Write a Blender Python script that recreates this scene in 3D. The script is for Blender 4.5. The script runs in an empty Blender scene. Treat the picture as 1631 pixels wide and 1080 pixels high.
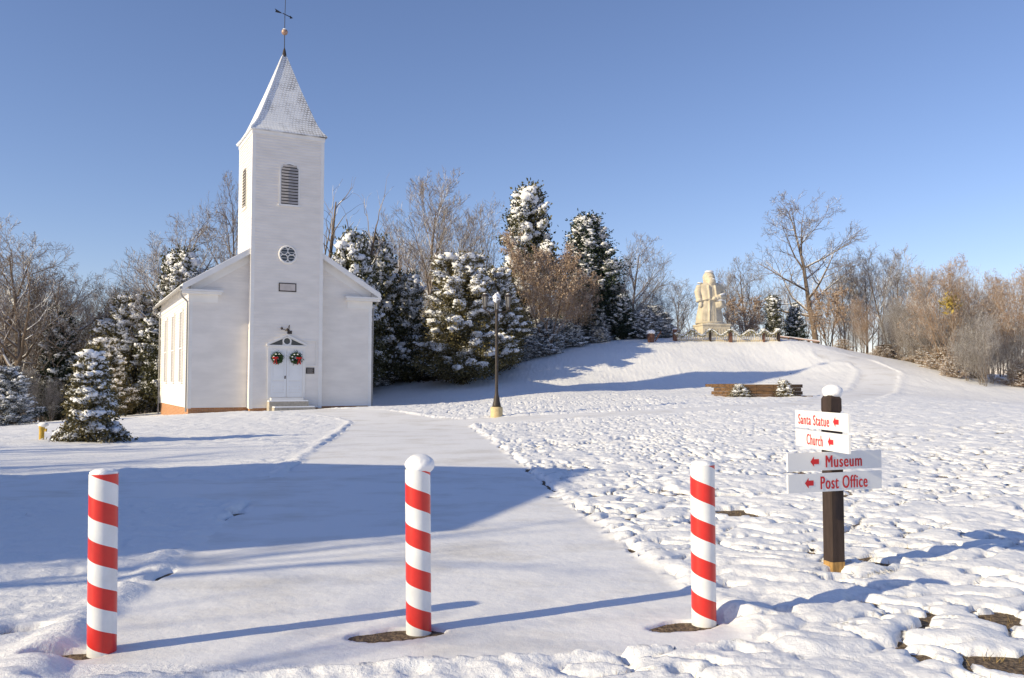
import bpy, math, random
import numpy as np
from mathutils import Vector, Matrix

scene = bpy.context.scene
COL = scene.collection
R = math.radians

# ------------------------------------------------------------------ camera, sky, sun, exposure
F_PX, CX, CY = 1382.0, 815.5, 540.0
PITCH = math.atan(68 / F_PX)
EYE = 1.62
cam_d = bpy.data.cameras.new('camera'); cam = bpy.data.objects.new('camera', cam_d); COL.objects.link(cam)
cam_d.sensor_width = 36; cam_d.lens = F_PX / 1631 * 36; cam_d.clip_start = 0.05; cam_d.clip_end = 3000
cam.location = (0, 0, EYE); cam.rotation_euler = (math.pi / 2 + PITCH, 0, 0)
scene.camera = cam

SUN_EL = R(23.8)
SUN_H = Vector((-0.888, -0.460)).normalized()
w = bpy.data.worlds.new('World'); scene.world = w; w.use_nodes = True
nt = w.node_tree; nt.nodes.clear()
sky = nt.nodes.new('ShaderNodeTexSky'); sky.sky_type = 'NISHITA'; sky.sun_disc = False
sky.sun_elevation = SUN_EL; sky.sun_rotation = math.atan2(SUN_H.x, SUN_H.y)
sky.altitude = 150; sky.air_density = 1.0; sky.dust_density = 0.15; sky.ozone_density = 6.0
bg = nt.nodes.new('ShaderNodeBackground'); bg.inputs['Strength'].default_value = 0.15
wo = nt.nodes.new('ShaderNodeOutputWorld')
tint = nt.nodes.new('ShaderNodeVectorMath'); tint.operation = 'MULTIPLY'; tint.inputs[1].default_value = (1.29, .97, .92)   # white balance of the sky
nt.links.new(sky.outputs[0], tint.inputs[0]); nt.links.new(tint.outputs[0], bg.inputs[0]); nt.links.new(bg.outputs[0], wo.inputs[0])
sun_d = bpy.data.lights.new('sun', 'SUN'); sun_d.energy = 4.95; sun_d.angle = R(0.53); sun_d.color = (1.0, 0.85, 0.56)
sun = bpy.data.objects.new('sun', sun_d); COL.objects.link(sun)
sd = Vector((SUN_H.x * math.cos(SUN_EL), SUN_H.y * math.cos(SUN_EL), math.sin(SUN_EL)))
sun.rotation_euler = sd.to_track_quat('Z', 'Y').to_euler(); sun.location = (-30, -20, 30)
scene.view_settings.view_transform = 'Standard'; scene.view_settings.look = 'None'
scene.view_settings.exposure = 0.14; scene.view_settings.gamma = 1.0

# ------------------------------------------------------------------ helpers: tags, meshes
def tag(o, label=None, cat=None, group=None, kind=None):
    if label: o['label'] = label
    if cat: o['category'] = cat
    if group: o['group'] = group
    if kind: o['kind'] = kind
    return o

def thing(name, loc, rz=0, label=None, cat=None, group=None):
    o = bpy.data.objects.new(name, None); COL.objects.link(o)
    o.location = loc; o.rotation_euler = (0, 0, rz); o.empty_display_size = 0.2
    return tag(o, label, cat, group)

class MB:
    """collects quads and triangles, links them as one mesh object"""
    def __init__(s): s.v = []; s.q = []; s.t = []; s.n = 0
    def add(s, v, q=None, t=None):
        v = np.asarray(v, float).reshape(-1, 3)
        if q is not None and len(q): s.q.append(np.asarray(q, np.int64).reshape(-1, 4) + s.n)
        if t is not None and len(t): s.t.append(np.asarray(t, np.int64).reshape(-1, 3) + s.n)
        s.v.append(v); s.n += len(v); return s
    def box(s, x0, x1, y0, y1, z0, z1):
        v = [(x0,y0,z0),(x1,y0,z0),(x1,y1,z0),(x0,y1,z0),(x0,y0,z1),(x1,y0,z1),(x1,y1,z1),(x0,y1,z1)]
        return s.add(v, [(0,3,2,1),(4,5,6,7),(0,1,5,4),(1,2,6,5),(2,3,7,6),(3,0,4,7)])
    def bar(s, p0, p1, wx, wz, up=(0,0,1)):
        """box along p0-p1, half sizes wx (side) and wz (up)"""
        p0 = Vector(p0); p1 = Vector(p1); d = (p1-p0).normalized(); u = Vector(up)
        sd_ = d.cross(u).normalized(); u = sd_.cross(d).normalized()
        v = [p + sd_*a*wx + u*b*wz for p in (p0, p1) for a, b in ((-1,-1),(1,-1),(1,1),(-1,1))]
        return s.add([tuple(c) for c in v], [(0,3,2,1),(4,5,6,7),(0,1,5,4),(1,2,6,5),(2,3,7,6),(3,0,4,7)])
    def tube(s, pts, rad, k=10, cap=True):
        pts = [Vector(p) for p in pts]
        if not hasattr(rad, '__len__'): rad = [rad]*len(pts)
        V = []; ref = None
        for i, p in enumerate(pts):
            d = (pts[min(i+1, len(pts)-1)] - pts[max(i-1, 0)]).normalized()
            if ref is None: ref = Vector((1,0,0)) if abs(d.x) < .8 else Vector((0,1,0))
            a = (ref - d*ref.dot(d)).normalized(); b = d.cross(a); ref = a
            for j in range(k):
                t = 2*math.pi*j/k; V.append(tuple(p + (a*math.cos(t) + b*math.sin(t))*rad[i]))
        Q = [(i*k+j, i*k+(j+1)%k, (i+1)*k+(j+1)%k, (i+1)*k+j) for i in range(len(pts)-1) for j in range(k)]
        T = []
        if cap:
            n = len(V); V.append(tuple(pts[0])); V.append(tuple(pts[-1])); m = (len(pts)-1)*k
            T = [(n, (j+1)%k, j) for j in range(k)] + [(n+1, m+j, m+(j+1)%k) for j in range(k)]
        return s.add(V, Q, T)
    def lathe(s, prof, k=24, c=(0,0)):
        return s.tube([(c[0], c[1], z + i*1e-5) for i, (r, z) in enumerate(prof)], [r for r, z in prof], k)
    def ell(s, c, r, seed=0, amp=.12, nu=12, nv=8, freq=2.2, bottom=None):
        """bumpy ellipsoid"""
        rs = np.random.RandomState(seed)
        u = np.linspace(0, 2*np.pi, nu, endpoint=False); v_ = np.linspace(0, np.pi, nv+1)
        ph = rs.rand(6)*6.28
        U, Vv = np.meshgrid(u, v_)
        x = np.sin(Vv)*np.cos(U); y = np.sin(Vv)*np.sin(U); z = np.cos(Vv)
        k = 1 + amp*(np.sin(freq*2*x+ph[0])*np.sin(freq*2*y+ph[1]) + .6*np.sin(freq*4*z+ph[2])*np.sin(freq*3*x+ph[3]))
        P = np.stack([c[0]+x*k*r[0], c[1]+y*k*r[1], c[2]+z*k*r[2]], -1)
        if bottom is not None: P[..., 2] = np.maximum(P[..., 2], bottom)
        Q = [(i*nu+j, (i+1)*nu+j, (i+1)*nu+(j+1)%nu, i*nu+(j+1)%nu) for i in range(nv) for j in range(nu)]
        return s.add(P.reshape(-1,3), Q)
    def prism(s, poly, y0, y1):
        """polygon in x,z pushed from y0 to y1"""
        n = len(poly); V = [(x,y0,z) for x,z in poly] + [(x,y1,z) for x,z in poly]
        Q = [(i, (i+1)%n, n+(i+1)%n, n+i) for i in range(n)]
        T = []
        c = len(V); V += [(sum(p[0] for p in poly)/n, y0, sum(p[1] for p in poly)/n), (sum(p[0] for p in poly)/n, y1, sum(p[1] for p in poly)/n)]
        T = [(c, (i+1)%n, i) for i in range(n)] + [(c+1, n+i, n+(i+1)%n) for i in range(n)]
        return s.add(V, Q, T)
    def mesh(s, name, mat, smooth=False):
        me = bpy.data.meshes.new(name)
        v = np.concatenate(s.v) if s.v else np.zeros((0,3))
        q = np.concatenate(s.q) if s.q else np.zeros((0,4), np.int64)
        t = np.concatenate(s.t) if s.t else np.zeros((0,3), np.int64)
        me.vertices.add(len(v)); me.vertices.foreach_set('co', v.astype(np.float32).ravel())
        me.loops.add(q.size + t.size); me.polygons.add(len(q)+len(t))
        me.loops.foreach_set('vertex_index', np.concatenate([q.ravel(), t.ravel()]).astype(np.int32))
        ls = np.concatenate([np.arange(len(q))*4, len(q)*4 + np.arange(len(t))*3]).astype(np.int32)
        me.polygons.foreach_set('loop_start', ls)
        me.polygons.foreach_set('use_smooth', np.full(len(ls), bool(smooth)))
        me.update(calc_edges=True); me.validate()
        if mat: me.materials.append(mat)
        return me
    def build(s, name, mat, parent=None, smooth=False):
        o = bpy.data.objects.new(name, s.mesh(name, mat, smooth)); COL.objects.link(o)
        if parent: o.parent = parent
        return o

def put(name, me, parent=None):
    o = bpy.data.objects.new(name, me); COL.objects.link(o); o.parent = parent; return o

# ------------------------------------------------------------------ materials
def mat(name, col, rough=.7, var=0, vscale=3, bump=0, bscale=20, spec=.3, metal=0, stretch=(1,1,1), col2=None, detail=6):
    m = bpy.data.materials.new(name); m.use_nodes = True; n = m.node_tree; L = n.links
    b = n.nodes['Principled BSDF']
    b.inputs['Roughness'].default_value = rough; b.inputs['Metallic'].default_value = metal
    b.inputs['Specular IOR Level'].default_value = spec
    b.inputs['Base Color'].default_value = (*col, 1)
    tc = n.nodes.new('ShaderNodeTexCoord'); mp = n.nodes.new('ShaderNodeMapping'); mp.inputs['Scale'].default_value = stretch
    L.new(tc.outputs['Object'], mp.inputs[0])
    if var or col2:
        no = n.nodes.new('ShaderNodeTexNoise'); no.inputs['Scale'].default_value = vscale; no.inputs['Detail'].default_value = detail
        L.new(mp.outputs[0], no.inputs[0])
        cr = n.nodes.new('ShaderNodeValToRGB')
        c1 = col2 or tuple(c*(1-var) for c in col); c2_ = col if col2 else tuple(min(1, c*(1+var*.6)) for c in col)
        cr.color_ramp.elements[0].position = .35; cr.color_ramp.elements[1].position = .65
        cr.color_ramp.elements[0].color = (*c1, 1); cr.color_ramp.elements[1].color = (*c2_, 1)
        L.new(no.outputs[0], cr.inputs[0]); L.new(cr.outputs[0], b.inputs['Base Color'])
    if bump:
        n2 = n.nodes.new('ShaderNodeTexNoise'); n2.inputs['Scale'].default_value = bscale; n2.inputs['Detail'].default_value = 5
        L.new(mp.outputs[0], n2.inputs[0])
        bp = n.nodes.new('ShaderNodeBump'); bp.inputs['Strength'].default_value = 1; bp.inputs['Distance'].default_value = bump
        L.new(n2.outputs[0], bp.inputs['Height']); L.new(bp.outputs[0], b.inputs['Normal'])
    return m

def snow_top(m, lo=.1, hi=.55, amount=1.0, nscale=1.5, snow=(.84,.86,.9)):
    """real snow lying where the surface faces up, broken by noise"""
    n = m.node_tree; L = n.links; b = n.nodes['Principled BSDF']
    geo = n.nodes.new('ShaderNodeNewGeometry'); sx = n.nodes.new('ShaderNodeSeparateXYZ'); L.new(geo.outputs['Normal'], sx.inputs[0])
    no = n.nodes.new('ShaderNodeTexNoise'); no.inputs['Scale'].default_value = nscale; no.inputs['Detail'].default_value = 4
    tc = n.nodes.new('ShaderNodeTexCoord'); L.new(tc.outputs['Object'], no.inputs[0])
    ad = n.nodes.new('ShaderNodeMath'); ad.operation = 'MULTIPLY_ADD'; ad.inputs[1].default_value = .9; ad.inputs[2].default_value = -.45
    L.new(no.outputs[0], ad.inputs[0])
    a2 = n.nodes.new('ShaderNodeMath'); a2.operation = 'ADD'; L.new(sx.outputs[2], a2.inputs[0]); L.new(ad.outputs[0], a2.inputs[1])
    mr = n.nodes.new('ShaderNodeMapRange'); mr.inputs[1].default_value = lo; mr.inputs[2].default_value = hi; mr.inputs[4].default_value = amount
    L.new(a2.outputs[0], mr.inputs[0])
    mx = n.nodes.new('ShaderNodeMix'); mx.data_type = 'RGBA'
    L.new(mr.outputs[0], mx.inputs[0])
    src = b.inputs['Base Color']
    if src.is_linked: L.new(src.links[0].from_socket, mx.inputs[6])
    else: mx.inputs[6].default_value = src.default_value
    mx.inputs[7].default_value = (*snow, 1)
    L.new(mx.outputs[2], b.inputs['Base Color'])
    return m

def leafmat(name, c1, c2, rough=.7, trans=.15):
    m = bpy.data.materials.new(name); m.use_nodes = True; n = m.node_tree; L = n.links; b = n.nodes['Principled BSDF']
    b.inputs['Roughness'].default_value = rough; b.inputs['Specular IOR Level'].default_value = .2
    geo = n.nodes.new('ShaderNodeNewGeometry'); cr = n.nodes.new('ShaderNodeValToRGB')
    cr.color_ramp.elements[0].color = (*c1, 1); cr.color_ramp.elements[1].color = (*c2, 1)
    L.new(geo.outputs['Random Per Island'], cr.inputs[0]); L.new(cr.outputs[0], b.inputs['Base Color'])
    return m

def snow_material(name, fine=.004, grain=160, lump=0.0, col=(.86,.865,.885)):
    m = bpy.data.materials.new(name); m.use_nodes = True; n = m.node_tree; L = n.links; b = n.nodes['Principled BSDF']
    b.inputs['Base Color'].default_value = (*col, 1); b.inputs['Roughness'].default_value = .55
    b.inputs['Specular IOR Level'].default_value = .25
    tc = n.nodes.new('ShaderNodeTexCoord')
    no = n.nodes.new('ShaderNodeTexNoise'); no.inputs['Scale'].default_value = grain; no.inputs['Detail'].default_value = 3
    n2 = n.nodes.new('ShaderNodeTexNoise'); n2.inputs['Scale'].default_value = 14; n2.inputs['Detail'].default_value = 6; n2.inputs['Roughness'].default_value = .6
    L.new(tc.outputs['Object'], no.inputs[0]); L.new(tc.outputs['Object'], n2.inputs[0])
    b1 = n.nodes.new('ShaderNodeBump'); b1.inputs['Distance'].default_value = fine; b1.inputs['Strength'].default_value = .8
    b2 = n.nodes.new('ShaderNodeBump'); b2.inputs['Distance'].default_value = lump; b2.inputs['Strength'].default_value = .8
    L.new(n2.outputs[0], b2.inputs['Height']); L.new(no.outputs[0], b1.inputs['Height'])
    L.new(b2.outputs[0], b1.inputs['Normal']); L.new(b1.outputs[0], b.inputs['Normal'])
    return m

M = {}
M['snow'] = snow_material('snow', .0035, 150, .022)
M['path_snow'] = snow_material('path_snow', .002, 130, .008, (.84,.845,.865))
def thin_snow(m):
    """trodden, thin snow: slightly greyer patches of its own"""
    n = m.node_tree; L = n.links; tc = n.nodes.new('ShaderNodeTexCoord'); mp = n.nodes.new('ShaderNodeMapping'); mp.inputs['Scale'].default_value = (.55, .8, 1)
    no = n.nodes.new('ShaderNodeTexNoise'); no.inputs['Scale'].default_value = 1.3; no.inputs['Detail'].default_value = 9; no.inputs['Roughness'].default_value = .65
    cr = n.nodes.new('ShaderNodeValToRGB'); cr.color_ramp.elements[0].position = .32; cr.color_ramp.elements[1].position = .52
    cr.color_ramp.elements[0].color = (.70,.685,.67,1); cr.color_ramp.elements[1].color = (.85,.852,.87,1)
    L.new(tc.outputs['Object'], mp.inputs[0]); L.new(mp.outputs[0], no.inputs[0]); L.new(no.outputs[0], cr.inputs[0]); L.new(cr.outputs[0], n.nodes['Principled BSDF'].inputs['Base Color'])
thin_snow(M['path_snow'])
M['snow_soft'] = snow_material('snow_soft', .004, 60, .01)
M['soil'] = mat('soil', (.26,.19,.12), .85, bump=.035, bscale=45, vscale=28, col2=(.06,.04,.028), detail=10)
M['paint'] = mat('white_paint', (.83,.785,.73), .55, var=.06, vscale=.9, bump=.003, bscale=12, stretch=(1,1,3))
M['trim'] = mat('trim_paint', (.80,.78,.75), .5, var=.05, vscale=1.5)
M['door'] = mat('door_paint', (.78,.79,.80), .45, var=.04, vscale=2)
M['black'] = mat('dark_metal', (.03,.028,.027), .45, spec=.4)
M['bronze'] = mat('bronze_post', (.045,.035,.03), .5, var=.25, vscale=6)
M['louver_shade'] = mat('vent_shade', (.02,.02,.022), .8)
M['slat'] = mat('grey_slat', (.42,.39,.37), .7, var=.15, vscale=4)
M['glass'] = mat('window_glass', (.04,.045,.05), .12, spec=.6)
M['plaque'] = mat('stone_plaque', (.56,.50,.46), .6, var=.1, vscale=5)
M['concrete'] = mat('concrete', (.42,.38,.32), .85, var=.15, vscale=8, bump=.004, bscale=40)
M['cream_concrete'] = mat('painted_concrete', (.60,.47,.26), .8, var=.15, vscale=9, bump=.004, bscale=40)
M['stone'] = mat('cream_stone', (.60,.53,.41), .8, var=.2, vscale=1.6, bump=.02, bscale=7)
M['cream'] = mat('cream_paint', (.66,.56,.38), .6, var=.12, vscale=6)
M['brickred'] = mat('red_brick', (.17,.085,.06), .8, var=.3, vscale=9)
M['timber'] = mat('weathered_timber', (.20,.11,.05), .85, bump=.006, bscale=25, stretch=(1,6,6), vscale=2.5, col2=(.07,.045,.03))
M['metal_ball'] = mat('copper_ball', (.38,.25,.19), .4, metal=.3)
M['red'] = mat('red_tape', (.66,.03,.022), .33, spec=.5, var=.05, vscale=20)
M['white_tape'] = mat('white_plastic', (.78,.79,.79), .33, spec=.5, var=.07, vscale=9, bump=.0008, bscale=30)
M['signwhite'] = mat('sign_white', (.80,.80,.79), .35, spec=.4)
M['signred'] = mat('sign_red', (.62,.025,.03), .5)
M['post_brown'] = mat('post_brown', (.05,.033,.027), .7, bump=.003, bscale=50, stretch=(4,4,.6), vscale=5, var=.3)
M['rawwood'] = mat('raw_wood', (.42,.25,.09), .8, var=.3, vscale=14, stretch=(3,3,.6), bump=.003, bscale=40)
M['yellow'] = mat('yellow_plastic', (.55,.36,.06), .6, var=.15, vscale=9)
M['wreath'] = leafmat('wreath_needles', (.012,.03,.012), (.05,.09,.03))
M['bow'] = mat('red_bow', (.5,.02,.02), .5)
M['leather'] = mat('lamp_glass', (.20,.19,.18), .2)
M['bark'] = snow_top(mat('bark', (.17,.125,.09), .9, var=.35, vscale=4), .15, .6, .9, 1.2)
M['twig'] = snow_top(mat('twig', (.23,.185,.155), .9, var=.25, vscale=2), -.15, .65, .92, .9)
M['twig_red'] = snow_top(mat('red_twig', (.32,.215,.14), .9, var=.25, vscale=2), .0, .75, .9, .9)
M['bark_shade'] = snow_top(mat('shaded_bark', (.085,.065,.05), .9, var=.35, vscale=4), .45, .9, .6, 1.2)  # bark colour darkened to imitate shade in conifer crowns and the left wood
M['leaf_cedar'] = leafmat('cedar_foliage', (.030,.036,.016), (.13,.12,.055))
M['leaf_olive'] = leafmat('olive_foliage', (.06,.055,.022), (.21,.17,.075))
M['leaf_dark'] = leafmat('pine_foliage', (.012,.024,.015), (.04,.055,.03))
M['leaf_blue'] = leafmat('snowed_foliage', (.03,.04,.035), (.16,.17,.17))
M['leaf_brown'] = leafmat('dead_leaves', (.27,.18,.12), (.55,.43,.33))
M['leaf_gold'] = leafmat('golden_leaves', (.36,.27,.05), (.5,.38,.1))
for k_, lo_, am_ in (('leaf_cedar', .55, .85), ('leaf_olive', .62, .8), ('leaf_dark', .7, .7), ('leaf_blue', .35, .9)): snow_top(M[k_], lo_, lo_+.35, am_, 1.5)
M['grass'] = leafmat('dead_grass', (.18,.12,.05), (.42,.31,.14))

def brick_mat():
    m = bpy.data.materials.new('foundation_brick'); m.use_nodes = True; n = m.node_tree; L = n.links; b = n.nodes['Principled BSDF']
    tc = n.nodes.new('ShaderNodeTexCoord'); sx = n.nodes.new('ShaderNodeSeparateXYZ'); L.new(tc.outputs['Object'], sx.inputs[0])
    ad = n.nodes.new('ShaderNodeMath'); ad.operation = 'ADD'; L.new(sx.outputs[0], ad.inputs[0]); L.new(sx.outputs[1], ad.inputs[1])
    cx = n.nodes.new('ShaderNodeCombineXYZ'); L.new(ad.outputs[0], cx.inputs[0]); L.new(sx.outputs[2], cx.inputs[1])
    br = n.nodes.new('ShaderNodeTexBrick'); br.inputs['Color1'].default_value = (.44,.20,.075,1); br.inputs['Color2'].default_value = (.35,.15,.06,1)
    br.inputs['Mortar'].default_value = (.42,.33,.25,1); br.inputs['Scale'].default_value = 1; br.inputs['Mortar Size'].default_value = .006
    br.inputs['Brick Width'].default_value = .22; br.inputs['Row Height'].default_value = .075
    L.new(cx.outputs[0], br.inputs[0]); L.new(br.outputs[0], b.inputs['Base Color']); b.inputs['Roughness'].default_value = .85
    return m
M['brick'] = brick_mat()

def spire_mat():
    """grey wooden shingles almost covered by thin snow, courses showing through"""
    m = bpy.data.materials.new('snowy_shingles'); m.use_nodes = True; n = m.node_tree; L = n.links; b = n.nodes['Principled BSDF']
    b.inputs['Roughness'].default_value = .8
    tc = n.nodes.new('ShaderNodeTexCoord'); sx = n.nodes.new('ShaderNodeSeparateXYZ'); L.new(tc.outputs['Object'], sx.inputs[0])
    ad = n.nodes.new('ShaderNodeMath'); ad.operation = 'ADD'; L.new(sx.outputs[0], ad.inputs[0]); L.new(sx.outputs[1], ad.inputs[1])
    cx = n.nodes.new('ShaderNodeCombineXYZ'); L.new(ad.outputs[0], cx.inputs[0]); L.new(sx.outputs[2], cx.inputs[1])
    br = n.nodes.new('ShaderNodeTexBrick'); br.inputs['Color1'].default_value = (0,0,0,1); br.inputs['Color2'].default_value = (.25,.25,.25,1)
    br.inputs['Mortar'].default_value = (1,1,1,1); br.inputs['Scale'].default_value = 1; br.inputs['Mortar Size'].default_value = .016
    br.inputs['Mortar Smooth'].default_value = .4
    br.inputs['Brick Width'].default_value = .16; br.inputs['Row Height'].default_value = .125
    L.new(cx.outputs[0], br.inputs[0])
    no = n.nodes.new('ShaderNodeTexNoise'); no.inputs['Scale'].default_value = 1.6; no.inputs['Detail'].default_value = 7
    L.new(tc.outputs['Object'], no.inputs[0])
    # shingle courses show darker toward +x in church space
    mr0 = n.nodes.new('ShaderNodeMapRange'); mr0.inputs[1].default_value = .2; mr0.inputs[2].default_value = 3.6; mr0.inputs[3].default_value = -.12; mr0.inputs[4].default_value = .22
    L.new(sx.outputs[0], mr0.inputs[0])
    a = n.nodes.new('ShaderNodeMath'); a.operation = 'ADD'; L.new(no.outputs[0], a.inputs[0]); L.new(mr0.outputs[0], a.inputs[1])
    mr = n.nodes.new('ShaderNodeMapRange'); mr.inputs[1].default_value = .46; mr.inputs[2].default_value = .78; L.new(a.outputs[0], mr.inputs[0])
    mu = n.nodes.new('ShaderNodeMath'); mu.operation = 'MULTIPLY'; L.new(mr.outputs[0], mu.inputs[0]); L.new(br.outputs[0], mu.inputs[1])
    mx = n.nodes.new('ShaderNodeMix'); mx.data_type = 'RGBA'; L.new(mu.outputs[0], mx.inputs[0])
    mx.inputs[6].default_value = (.80,.82,.85,1); mx.inputs[7].default_value = (.16,.14,.12,1)
    L.new(mx.outputs[2], b.inputs['Base Color'])
    bp = n.nodes.new('ShaderNodeBump'); bp.inputs['Distance'].default_value = .03; bp.invert = True
    L.new(br.outputs[0], bp.inputs['Height']); L.new(bp.outputs[0], b.inputs['Normal'])
    return m
M['spire'] = spire_mat()

# ------------------------------------------------------------------ noise
_rs = np.random.RandomState(11); _perm = _rs.permutation(256); _perm = np.concatenate([_perm, _perm])
_ang = _rs.rand(256)*2*np.pi; _gx = np.cos(_ang); _gy = np.sin(_ang)
def perlin(x, y):
    xi = np.floor(x).astype(np.int64); yi = np.floor(y).astype(np.int64); xf = x-xi; yf = y-yi
    xi &= 255; yi &= 255
    u = xf*xf*xf*(xf*(xf*6-15)+10); v = yf*yf*yf*(yf*(yf*6-15)+10)
    def g(ix, iy, dx, dy):
        h = _perm[(_perm[ix & 255] + iy) & 511 if False else _perm[ix & 255] + (iy & 255)]
        return _gx[h]*dx + _gy[h]*dy
    a = g(xi, yi, xf, yf); b = g(xi+1, yi, xf-1, yf); c = g(xi, yi+1, xf, yf-1); d = g(xi+1, yi+1, xf-1, yf-1)
    return (a + u*(b-a)) + v*((c + u*(d-c)) - (a + u*(b-a)))

def smooth(a, b, x):
    t = np.clip((x-a)/(b-a), 0, 1); return t*t*(3-2*t)

# ------------------------------------------------------------------ terrain heights
cp, sp = math.cos(PITCH), math.sin(PITCH)
def at(px, py, depth):
    """world point seen at photo pixel (px, py) at a given distance along Y"""
    a = (px-CX)/F_PX; v = (CY-py)/F_PX
    y = cp - v*sp; z = sp + v*cp; k = depth/y
    return Vector((a*k, depth, EYE + z*k))

ctrl = [(-40,0,0),(0,0,0),(40,0,0),(-45,12,-.05),(0,9,.0),(-8,14,0),(9,12,.04),(40,14,.1),(0,-60,0),(-150,-60,0),(150,-60,0),
        (-11,23,0),(-2,23,.09),(8,20,.22),(20,22,.3),
        (-15.35,41.1,.02),(-21.2,52.3,-.4),(-7.2,45.3,.2),(-12.7,42,.14),
        (14,80,4.2),(4,80,3.6),(-8,80,1.7),(-25,80,-1.2),(-48,62,-2.0),(-32,42,-.9),(-70,40,-1.5),(36,82,3),(52,62,.4),(60,30,.3),
        (0,320,2),(-250,300,-2),(250,300,2),(30,125,3),(-30,125,-1)]
for px, py, d in [(66,704,23),(0,693,29),(150,680,32),(791,665,32.6),(740,679,30),(600,614,60),(700,605,60),(770,592,61),(850,575,62),
                  (920,561,63),(1000,552,64),(1130,547,66),(1250,547,66),(1310,553,66),(1345,561,66),(1400,572,66),(1450,596,60),
                  (1500,620,56),(1631,642,52),(1145,634,42),(1200,634,42),(1280,634,42),(600,656,47),(900,628,48),(1190,614,56),(1320,606,58),(1010,607,57),(1250,585,62),(1380,628,47)]:
    p = at(px, py, d); ctrl.append((p.x, p.y, p.z))
ctrl = np.array(ctrl)
def _U(r2): return np.where(r2 > 1e-9, r2*np.log(np.maximum(r2, 1e-9)), 0)
_S = 50.0
_P = ctrl[:, :2]/_S; _n = len(ctrl)
_K = _U(((_P[:, None]-_P[None])**2).sum(-1)) + np.eye(_n)*2e-4
_A = np.zeros((_n+3, _n+3)); _A[:_n,:_n] = _K; _A[:_n,_n] = 1; _A[:_n,_n+1:] = _P; _A[_n,:_n] = 1; _A[_n+1:,:_n] = _P.T
_w = np.linalg.solve(_A, np.concatenate([ctrl[:,2], [0,0,0]]))
def G(x, y):
    x = np.asarray(x, float)/_S; y = np.asarray(y, float)/_S
    z = _w[_n] + _w[_n+1]*x + _w[_n+2]*y
    for i in range(_n): z = z + _w[i]*_U((x-_P[i,0])**2 + (y-_P[i,1])**2)
    return z
def g1(x, y): return float(G(np.array([x]), np.array([y]))[0])
def pick(px, py, d0=4, d1=140):
    """where the view ray through a photo pixel meets the terrain"""
    d = np.linspace(d0, d1, 3000); p0 = at(px, py, 1.0)
    X = p0.x*d; Z = EYE + (p0.z-EYE)*d
    hit = np.where(Z < G(X, d))[0]
    i = hit[0] if len(hit) else len(d)-1
    return Vector((X[i], d[i], G(X[i:i+1], d[i:i+1])[0]))

def seg_dist(x, y, pts):
    best = np.full(x.shape, 1e9)
    for (ax, ay), (bx, by) in zip(pts[:-1], pts[1:]):
        dx, dy = bx-ax, by-ay; t = np.clip(((x-ax)*dx + (y-ay)*dy)/(dx*dx+dy*dy), 0, 1)
        best = np.minimum(best, np.hypot(x-ax-t*dx, y-ay-t*dy))
    return best
# main path (about 4 m wide) from the bollards to the church, its branches and the curved path on the mound
MAIN = [(-.56, 5.45), (-1.55, 13.0), (-3.65, 31.0)]
DOORWAY = [(-3.9, 31.5), (-6.6, 36.5), (-9.6, 40.2), (-11.0, 41.4)]
SIDE = [(-3.5, 12.9), (-9, 13.0), (-40, 13.8)]
MOUND = [tuple(pick(px, py)[:2]) for px, py in ((1325,567),(1372,576),(1402,592),(1396,612),(1368,631),(1300,643),(1180,650),(1000,660),(850,668),(740,674))]
def path_d(x, y):
    """signed distance: negative on a path"""
    wob = .09*perlin(x*1.3+9, y*1.3) + .05*perlin(x*4.1+9, y*4.1)
    d = seg_dist(x, y, MAIN) - 2.05
    d = np.where(y < 5.0 + .17*x, np.maximum(d, 5.2+.17*x-y), d)
    d = np.minimum(d, seg_dist(x, y, DOORWAY) - 1.5)
    d = np.minimum(d, seg_dist(x, y, SIDE) - 1.35)
    d = np.minimum(d, seg_dist(x, y, MOUND) - 1.15)
    return d + wob

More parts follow.
